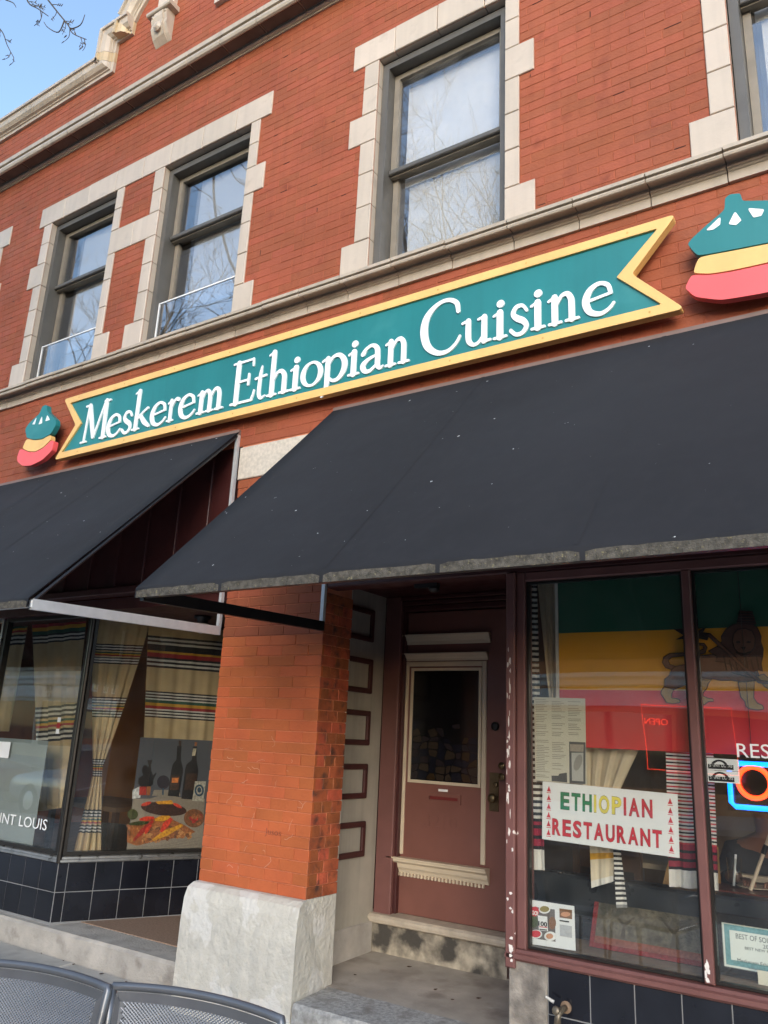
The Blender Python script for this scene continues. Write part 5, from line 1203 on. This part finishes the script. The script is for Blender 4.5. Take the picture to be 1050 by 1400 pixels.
ed = [(0, 1), (1, 2), (2, 3), (3, 4), (4, 5), (5, 6), (6, 7), (3, 8), (8, 9), (9, 10), (10, 11), (3, 12), (12, 13), (13, 14), (14, 15), (0, 16), (16, 17), (17, 18), (0, 19), (19, 20), (20, 21)]
bo_ = skin('body', body, ed, SKIN)
skin('shirt', [((j[0][0], j[0][1], j[0][2]), tuple(x + .012 for x in (j[1] if isinstance(j[1], tuple) else (j[1], j[1])))) for j in [body[0], body[1], body[2], body[3], ((X, Yp + .035, Zh - .165), .058), body[8], body[9], body[10], body[12], body[13], body[14]]], [(0, 1), (1, 2), (2, 3), (3, 4), (3, 5), (5, 6), (6, 7), (3, 8), (8, 9), (9, 10)], SHIRT)
skin('hair', [((X, Yp + .02, Zh + .07), (.092, .10)), ((X, Yp + .05, Zh + .02), (.088, .075)), ((X, Yp + .06, Zh - .06), (.06, .05))], [(0, 1), (1, 2)], HAIR)
for s_ in (-1, 1):
    for q in range(4):
        fx = X + s_ * (.085 - .016 * q); G().tube([(X + s_ * .10 - s_ * .012 * q, Yp - .245, zt2 + .038), (fx - s_ * .01, Yp - .29 + .006 * abs(q - 1.5), zt2 + .03), (fx - s_ * .012, Yp - .315 + .006 * abs(q - 1.5), zt2 + .012)], [.010, .009, .007], 8).build('finger', SKIN, per, smooth=True)
    G().tube([(X + s_ * .085, Yp - .23, zt2 + .035), (X + s_ * .05, Yp - .25, zt2 + .03), (X + s_ * .035, Yp - .275, zt2 + .018)], [.012, .010, .008], 8).build('thumb', SKIN, per, smooth=True)
gg = G()
for s_ in (-1, 1): gg.tube([(X + s_ * .034 + .026 * math.cos(a * .524), Yp - .105, Zh + .012 + .02 * math.sin(a * .524)) for a in range(13)], .003, 6, cap=False)
gg.tube([(X - .01, Yp - .106, Zh + .014), (X + .01, Yp - .106, Zh + .014)], .003, 6); gg.build('spectacles', BLACKM, per, kind='stuff')
G().lathe((X, Yp - .085, Zh - .012), (0, -1, -.25), [(.016, 0), (.014, .018), (.006, .028)], 10).build('nose', SKIN, per, smooth=True)
G().prism(FY(Yp - .088), ell(X, Zh - .048, .022, .006, 12), -.004, .002).build('mouth', mat('lips', (.16, .05, .04), .5), per)
for s_ in (-1, 1): G().lathe((X + s_ * .078, Yp + .005, Zh), (s_, 0, 0), [(.025, 0), (.022, .008), (.006, .010)], 10).build('ear', SKIN, per, smooth=True)
pa, pb = at(1024, 1190, .92), at(1062, 1115, .92)
pole = thing('walking_pole', 'pale pole with a black grip leaning by the table', 'pole', tuple(pa)); pa.z = zt2 + .003; dp_ = pb - pa
G().tube([pa, pa + dp_ * .48], .010, 10).build('shaft', CREAM, pole); G().tube([pa + dp_ * .485, pa + dp_ * .60], .014, 10).build('grip', BLACKM, pole); G().tube([pa + dp_ * .605, pa + dp_ * 1.6], .010, 10).build('shaft', CREAM, pole)
# furniture seen over the bench
t = thing('table', 'table with cream paper top behind the black bench', 'table', (-1.25, 1.55, .20))
G().slab(UP, -1.75, -.80, 1.2, 1.85, .97, 1.0, .006).build('tabletop', mat('cream_paper', (.55, .45, .32), .8, .06, 4), t)
for sx in (-1.7, -.85):
    for sy in (1.25, 1.8): G().box(sx - .025, sx + .025, sy - .025, sy + .025, .20, .969).build('leg', TB, t)
ch = thing('wooden_chair', 'brown wooden chair between the bench and the paper topped table', 'chair', (-1.62, 1.05, .20)); WD = mat('chair_wood', (.13, .065, .03), .5, .2, 10)
for sx in (-1.80, -1.44): G().box(sx - .02, sx + .02, .86, .90, .20, 1.16).build('leg', WD, ch); G().box(sx - .02, sx + .02, 1.14, 1.18, .20, .63).build('leg', WD, ch)
G().box(-1.83, -1.41, .855, 1.19, .631, .665).build('seat', WD, ch); G().box(-1.779, -1.461, .87, .89, .98, 1.14).build('back_rest', WD, ch)
cloth('draped_cloth', [(-1.30, 1.15, 1.16), (-1.05, 1.13, 1.14), (-1.02, 1.0, .90), (-1.34, 1.02, .92)], [(0, 1, 0)], [mat('golden_cloth', (.42, .24, .08), .8, .2, 12)], (0, -1, 0), 'golden cloth draped by the paper topped table', 'cloth', folds=(.02, 3, .2))

# ------------------------------------------------------------------ pavement chairs
def chair(pl, pr, label):
    pl, pr = Vector(pl), Vector(pr); u = (pr - pl); u.z = 0; w_ = u.length; u.normalize(); bk = Vector((-u.y, u.x, 0))     # the back leans towards the building
    c = (pl + pr) / 2; zt = pl.z; t = thing('cafe_chair', label, 'chair', (c.x, c.y, 0), 'metal mesh chairs on the pavement')
    h = w_ / 2; lean = .16
    def P(a, b, e=0.): return Vector((c.x, c.y, 0)) + u * a + bk * (-lean * (zt - b) + e) + Vector((0, 0, b))
    arch = lambda a: .009 * (1 - (a / h) ** 2); bow = lambda a: .035 * (1 - (a / h) ** 2)
    top = [P(-h + 2 * h * i / 14, zt - .004 + arch(-h + 2 * h * i / 14), bow(-h + 2 * h * i / 14)) for i in range(15)]
    sideL = [P(-h * (1 - .10 * q / 5), zt - .01 - .42 * q / 5) for q in range(6)]; sideR = [P(h * (1 - .10 * q / 5), zt - .01 - .42 * q / 5) for q in range(6)]
    G().tube(sideL[::-1] + top + sideR, .012, 10).build('back_frame', STEELC, t, smooth=True)
    # flat band inside the tube
    def band(sc, off): return [P(a * sc, zt - off + arch(a * sc), bow(a * sc)) for a in [-h + 2 * h * i / 14 for i in range(15)]]
    b0, b1 = band(.955, .018), band(.915, .043); g = G()
    for i in range(14): g.add([b0[i], b0[i + 1], b1[i + 1], b1[i]], [(0, 1, 2, 3)])
    for s_ in (-1, 1):
        for q in range(5):
            z_ = zt - .02 - .08 * q; a0, a1 = s_ * h * (.955 - .02 * q), s_ * h * (.955 - .02 * (q + 1))
            g.add([P(a0, z_), P(a0 - s_ * .022, z_ - (.022 if q == 0 else 0)), P(a1 - s_ * .022, z_ - .08), P(a1, z_ - .08)], [(0, 1, 2, 3)])
    g.build('back_band', STEELC, t, kind='stuff')
    # expanded metal: crossing diagonal strands
    m = G(); sp = .0098; hw = h * .90
    def Q(a, b): return P(a * (1 - .12 * max(0, (zt - b)) / .42), b + arch(a) * max(0, 1 - (zt - b) / .4), bow(a))
    H0, H1 = zt - .40, zt - .042
    for sg in (1, -1):
        x = -hw - 1.5 * (H1 - H0)
        while x < hw + 1.5 * (H1 - H0):
            pts = []
            k_ = 24
            for i in range(k_ + 1):
                z_ = H0 + (H1 - H0) * i / k_; a = x + sg * (z_ - H0) * 1.35
                if -hw <= a <= hw: pts.append(Q(a, z_) + bk * (.0012 * sg))
            if len(pts) > 1: m.tube(pts, .0017, 4, cap=False)
            x += sp * 1.25
    m.build('back_mesh', STEELC, t, kind='stuff')
    zs_ = .45; G().slab(Fr(P(0, zs_), u, -bk, (0, 0, 1)), -h * .86, h * .86, .02, .45, -.03, 0, .006).build('seat', STEELC, t)
    for s_ in (-1, 1):
        G().tube([sideL[-1] if s_ < 0 else sideR[-1], P(s_ * h * .86, .44), P(s_ * h * .95, .01, .10)], .0115, 8).build('leg', STEELC, t, smooth=True)
        f = P(s_ * h * .86, .44) - bk * .44; G().tube([f, f + u * (s_ * .03) - bk * .04 + Vector((0, 0, -.43))], .0115, 8).build('leg', STEELC, t, smooth=True)
        G().tube([P(s_ * h * .97, .66), P(s_ * h * 1.0, .67) - bk * .22, P(s_ * h * .95, .63) - bk * .42, P(s_ * h * .88, .45) - bk * .42], .011, 8).build('arm', STEELC, t, smooth=True)
ZC = .90
rL, rR = at_z(156, 1346, ZC), at_z(386, 1392, ZC); chair(rL, rR, 'metal mesh cafe chair nearer the stucco pillar')
lR = at_z(149, 1349, ZC); lL = lR + Vector((-.56, -.13, 0)); chair(lL, lR, 'metal mesh cafe chair cut off by the left edge')

# ------------------------------------------------------------------ street trees, bare
BARK = mat('grey_bark', (.085, .07, .055), .9, .25, 20, .5, 60)
def tree(x, y, H, seed, label, limb=None):
    t = thing('street_tree', label, 'tree', (x, y, 0), 'bare street trees'); r = random.Random(seed)
    tr = G(); tr.tube([(x, y, -.05), (x + .03, y, H * .12), (x - .05, y + .04, H * .25), (x + .02, y, H * .36)], [H * .017, H * .0135, H * .0125, H * .0115], 12)
    tr.build('trunk', BARK, t, smooth=True); br = G()
    def grow(p, d, L, rad, lvl):
        pts = [p]; rs = [rad]; q = p.copy(); dd = d.copy(); n_ = 3
        for i in range(n_):
            dd = (dd + Vector((r.uniform(-.22, .22), r.uniform(-.22, .22), r.uniform(-.08, .16)))).normalized(); q = q + dd * (L / n_); pts.append(q.copy()); rs.append(rad * (1 - .5 * (i + 1) / n_))
        br.tube(pts, rs, 5 if lvl < 2 else 3, cap=False)
        if lvl >= 6: return
        for i in range(r.choice((2, 3, 3)) if lvl < 4 else 3):
            f = r.uniform(.35, 1.); k_ = min(int(f * n_), n_ - 1); s_ = pts[k_].lerp(pts[k_ + 1], f * n_ - k_); ax = Vector((r.uniform(-1, 1), r.uniform(-1, 1), r.uniform(-.4, .9))).normalized()
            grow(s_, (dd * .75 + ax * .8).normalized(), L * r.uniform(.55, .78), max(rad * .52, .005), lvl + 1)
    for i in range(7):
        a = i * 2.4 + seed; grow(Vector((x, y, H * (.24 + .02 * i))), Vector((math.cos(a) * .8, math.sin(a) * .8, r.uniform(.6, 1.3))).normalized(), H * .25, H * .0065, 0)
    br.build('branches', BARK, t, smooth=True, kind='stuff')
    if limb:
        tw = G()
        for pts, rad in limb: tw.tube([Vector(p) for p in smooth_path([tuple(p) for p in pts], 4)], [rad * (1 - .55 * i / (4 * (len(pts) - 1))) for i in range(4 * (len(pts) - 1) + 1)], 5)
        tw.build('overhanging_limb', BARK, t, smooth=True, kind='stuff')
SK = lambda *ps: [at(a, b, -1.2) for a, b in ps]
limbs = [([Vector((-6.9, -6.5, 4.4)), Vector((-7.3, -4.5, 6.6)), Vector((-7.6, -2.6, 8.2)), at(20, -60, -1.2)], .035), (SK((20, -60), (62, -5), (80, 18), (93, 34), (100, 46), (118, 54)), .008), (SK((20, -60), (-20, 20), (2, 42), (10, 62), (19, 79)), .007)]
tr_ = random.Random(21)
def twiglets(path, n):
    for i in range(n):
        f = tr_.uniform(.25, 1.0); k_ = min(int(f * (len(path) - 1)), len(path) - 2); a, b = path[k_], path[k_ + 1]; q = f * (len(path) - 1) - k_
        s_ = (a[0] + (b[0] - a[0]) * q, a[1] + (b[1] - a[1]) * q); ang = math.atan2(b[1] - a[1], b[0] - a[0]) + tr_.choice((-1, 1)) * tr_.uniform(.5, 1.2); L_ = tr_.uniform(8, 22)
        m_ = (s_[0] + math.cos(ang) * L_ * .5, s_[1] + math.sin(ang) * L_ * .5 + tr_.uniform(-2, 2)); e_ = (s_[0] + math.cos(ang + .3) * L_, s_[1] + math.sin(ang + .3) * L_)
        limbs.append((SK(s_, m_, e_), .0038))
        for z_ in range(3): 
            o_ = tr_.uniform(.3, 1); c_ = (s_[0] + (e_[0] - s_[0]) * o_, s_[1] + (e_[1] - s_[1]) * o_); a2 = ang + tr_.choice((-1, 1)) * .8; limbs.append((SK(c_, (c_[0] + math.cos(a2) * 2, c_[1] + math.sin(a2) * 2), (c_[0] + math.cos(a2) * 4, c_[1] + math.sin(a2) * 4)), .0042))
p1 = [(42, -20), (62, -5), (80, 18), (93, 34), (100, 46), (118, 54)]; p2 = [(-10, 20), (2, 42), (10, 62), (19, 79)]; p3 = [(30, -30), (38, 2), (52, 12), (66, 22)]
limbs.append((SK(*p3), .008)); limbs.append((SK((96, 40), (110, 34), (116, 20)), .006)); limbs.append((SK((88, 28), (80, 44), (66, 38), (60, 30)), .006)); limbs.append((SK((8, 0), (18, 4), (22, 10)), .006))
twiglets(p1, 9); twiglets(p2, 4); twiglets(p3, 6)
tree(-6.8, -6.3, 14.5, 4, 'bare street tree whose twigs hang into the sky at upper left', limbs)
tree(-12.8, -6.3, 14, 9, 'bare street tree mirrored in the left upper windows')

# ------------------------------------------------------------------ parked cars (mirrored in the shop glass)
TYRE = mat('tyre_rubber', (.015, .015, .015), .8); CGL = mat('car_glass', (.01, .012, .014), .05, spec=.8); LAMP = mat('tail_lamp', (.5, .02, .02), .2)
def car(x, y, m, label, flip=1):
    t = thing('parked_car', label, 'car', (x, y, -.13), 'cars parked along the kerb')
    def sec(pro, wfun, name, mm):
        g = G(); K = len(pro[0][1])
        for xs_, sec_ in pro:
            for yy, zz in sec_: g.v.append((x + flip * xs_, y + yy, zz - .13))
        for i in range(len(pro) - 1):
            for j in range(K): g.f.append((i * K + j, (i + 1) * K + j, (i + 1) * K + (j + 1) % K, i * K + (j + 1) % K)); g.m.append(0)
        g.f += [tuple(range(K)), tuple(reversed(range((len(pro) - 1) * K, len(pro) * K)))]; g.m += [0, 0]
        o = g.build(name, mm, t, smooth=True); s = o.modifiers.new('s', 'SUBSURF'); s.levels = s.render_levels = 1; return o
    def S_(w_, lo, hi, sh): return [(-w_ * .9, lo), (w_ * .9, lo), (w_, lo + .15), (w_, sh), (w_ * .93, hi), (-w_ * .93, hi), (-w_, sh), (-w_, lo + .15)]
    sec([(-2.25, S_(.70, .35, .62, .55)), (-2.2, S_(.82, .25, .78, .66)), (-1.7, S_(.88, .22, .90, .76)), (-.9, S_(.90, .22, .98, .82)), (.4, S_(.90, .22, .99, .83)), (1.4, S_(.89, .22, 1.0, .84)), (2.1, S_(.84, .25, .98, .80)), (2.22, S_(.74, .34, .85, .62))], None, 'body', m)
    def C_(w_, lo, hi): return [(-w_, lo), (w_, lo), (w_ * .80, hi), (-w_ * .80, hi)]
    sec([(-1.0, C_(.80, .95, .97)), (-.35, C_(.82, .95, 1.36)), (.3, C_(.82, .95, 1.45)), (1.0, C_(.82, .95, 1.42)), (1.75, C_(.78, .95, 1.0))], None, 'greenhouse', CGL)
    sec([(-.25, C_(.66, 1.39, 1.43)), (.3, C_(.67, 1.43, 1.475)), (1.0, C_(.66, 1.40, 1.445))], None, 'roof', m)
    for sx in (-1.38, 1.38):
        for sy in (-1, 1):
            w_ = G().lathe((x + flip * sx, y + sy * .70, .20), (0, sy, 0), [(.20, 0), (.33, .02), (.335, .16), (.30, .20), (.20, .20)], 20).build('wheel', TYRE, t, smooth=True)
            G().lathe((x + flip * sx, y + sy * .70, .20), (0, sy, 0), [(.20, .19), (.17, .205), (.05, .215), (.01, .22)], 14).build('rim', ALU, w_, smooth=True)
    for sy in (-1, 1): G().slab(Fr((x + flip * 2.2, y + sy * .62, .68), (0, 1, 0), (0, 0, 1), (flip, 0, 0)), -.14, .14, -.07, .07, -.05, .04, .02).build('tail_light', LAMP, t)
car(-13.2, -6.3, mat('silver_car_paint', (.55, .56, .57), .22, .02, 3, metal=.4), 'silver sedan parked behind the camera to the left')
car(-19.0, -6.3, mat('dark_red_car_paint', (.12, .012, .015), .2, .02, 3), 'dark red sedan parked far left along the kerb', -1)
car(9.0, -6.3, mat('white_car_paint', (.72, .72, .70), .25, .02, 3), 'white sedan parked to the right along the kerb')

# ------------------------------------------------------------------ across the street
def opposite(x0, x1, H, m, trim, label, nwin, shop, yo=-21.):
    t = thing('opposite_building', label, 'building', ((x0 + x1) / 2, yo, 0), 'buildings across the street')
    FO = Fr((0, yo, 0), (1, 0, 0), (0, 0, 1), (0, 1, 0))
    G().box(x0, x1 - .02, yo - 10, yo, -.2, H).build('wall', m, t)
    G().sweep([(0, H - .55), (.10, H - .5), (.15, H - .25), (.40, H - .15), (.45, H + .05), (0, H + .1)], FO, x0, x1 - .02).build('cornice', trim, t)
    G().sweep([(0, 3.55), (.12, 3.6), (.15, 3.75), (.25, 3.85), (.25, 3.95), (0, 4.0)], FO, x0, x1 - .02).build('shop_cornice', trim, t)
    S('sign_band', trim, t, FO, x0 + .3, x1 - .3, 2.95, 3.5, 0, .06)
    d = (x1 - x0) / nwin
    for i in range(nwin):
        c = x0 + d * (i + .5)
        w_ = G(); ring(w_, FO, c - .65, c + .65, 4.7, 6.7, .14, .0, .08); w_ = w_.build('window', trim, t); S('pane', CGL, w_, FO, c - .51, c + .51, 4.84, 6.56, .0, .02)
    k_ = max(2, nwin // 2); d = (x1 - x0 - .6) / k_
    for i in range(k_):
        a = x0 + .3 + d * i + .12; w_ = G(); ring(w_, FO, a, a + d - .24, .5, 2.85, .10, 0, .08); w_ = w_.build('shop_window', mat(shop[0], shop[1], .5), t); S('pane', CGL, w_, FO, a + .1, a + d - .34, .6, 2.75, 0, .02)
    return t, FO
CWALL = mat('buff_brick', (.60, .52, .40), .8, .1, 3); TRIM = mat('white_trim', (.78, .76, .71), .6)
for x0, x1, H, m, lb, nw, sh in ((-64, -47, 8.2, mat('red_brick_far', (.28, .09, .06), .8, .1, 3), 'red brick block across the street far left', 7, ('far_frame_green', (.05, .14, .10))), (-47, -28, 8.8, CWALL, 'buff brick block with white windows across the street', 8, ('far_frame_cream', (.6, .55, .45))),
                                 (-28, -11, 7.8, mat('brown_brick_far', (.22, .12, .08), .8, .1, 3), 'brown brick block across the street', 7, ('far_frame_brown', (.12, .06, .04))), (-11, 4, 8.4, mat('orange_brick_far', (.45, .16, .05), .8, .1, 3), 'orange brick block with red neon window across the street', 6, ('far_frame_orange', (.55, .18, .04)))):
    t, FO = opposite(x0, x1, H, m, TRIM, lb, nw, sh)
    if x0 == -11:
        NRo = glow('far_neon_red', (1.0, .05, .02), 2.2); a, b, z0, z1 = -6.9, -4.5, 1.15, 3.0; y = -20.85
        G().tube([(a, y, z0), (a, y, z1), (b, y, z1), (b, y, z0), (a, y, z0)], .012, 6).build('neon_outline', NRo, t)
        FOm = Fr((0, -20.86, 0), (-1, 0, 0), (0, 0, 1), (0, 1, 0)); text_geo('OPEN', .26, FOm, 6.2, 2.45, 0, .02).build('neon_word', NRo, t)
    if x0 == -47:
        FOm = Fr((0, -20.92, 0), (-1, 0, 0), (0, 0, 1), (0, 1, 0))
        for q, tx in enumerate(('OR', 'CL')): text_geo(tx, .42, FOm, 36.5, 3.25 - q * .34, .02, .02).build('sign_word', BLACKM, t)
opposite(2, 32, 8.6, MATS['brown_brick_far'], TRIM, 'long brown brick block added far off to hide bright low sky', 12, ('far_frame_brown', (.12, .06, .04)), -58.)  # unseen block, added to cut the sky glare mirrored in the left shop glass
opposite(34, 80, 8.8, MATS['red_brick_far'], TRIM, 'long red brick block added at far right to hide bright horizon sky', 16, ('far_frame_green', (.05, .14, .10)))  # likewise added: screens the low sky that the angled left pane reflects
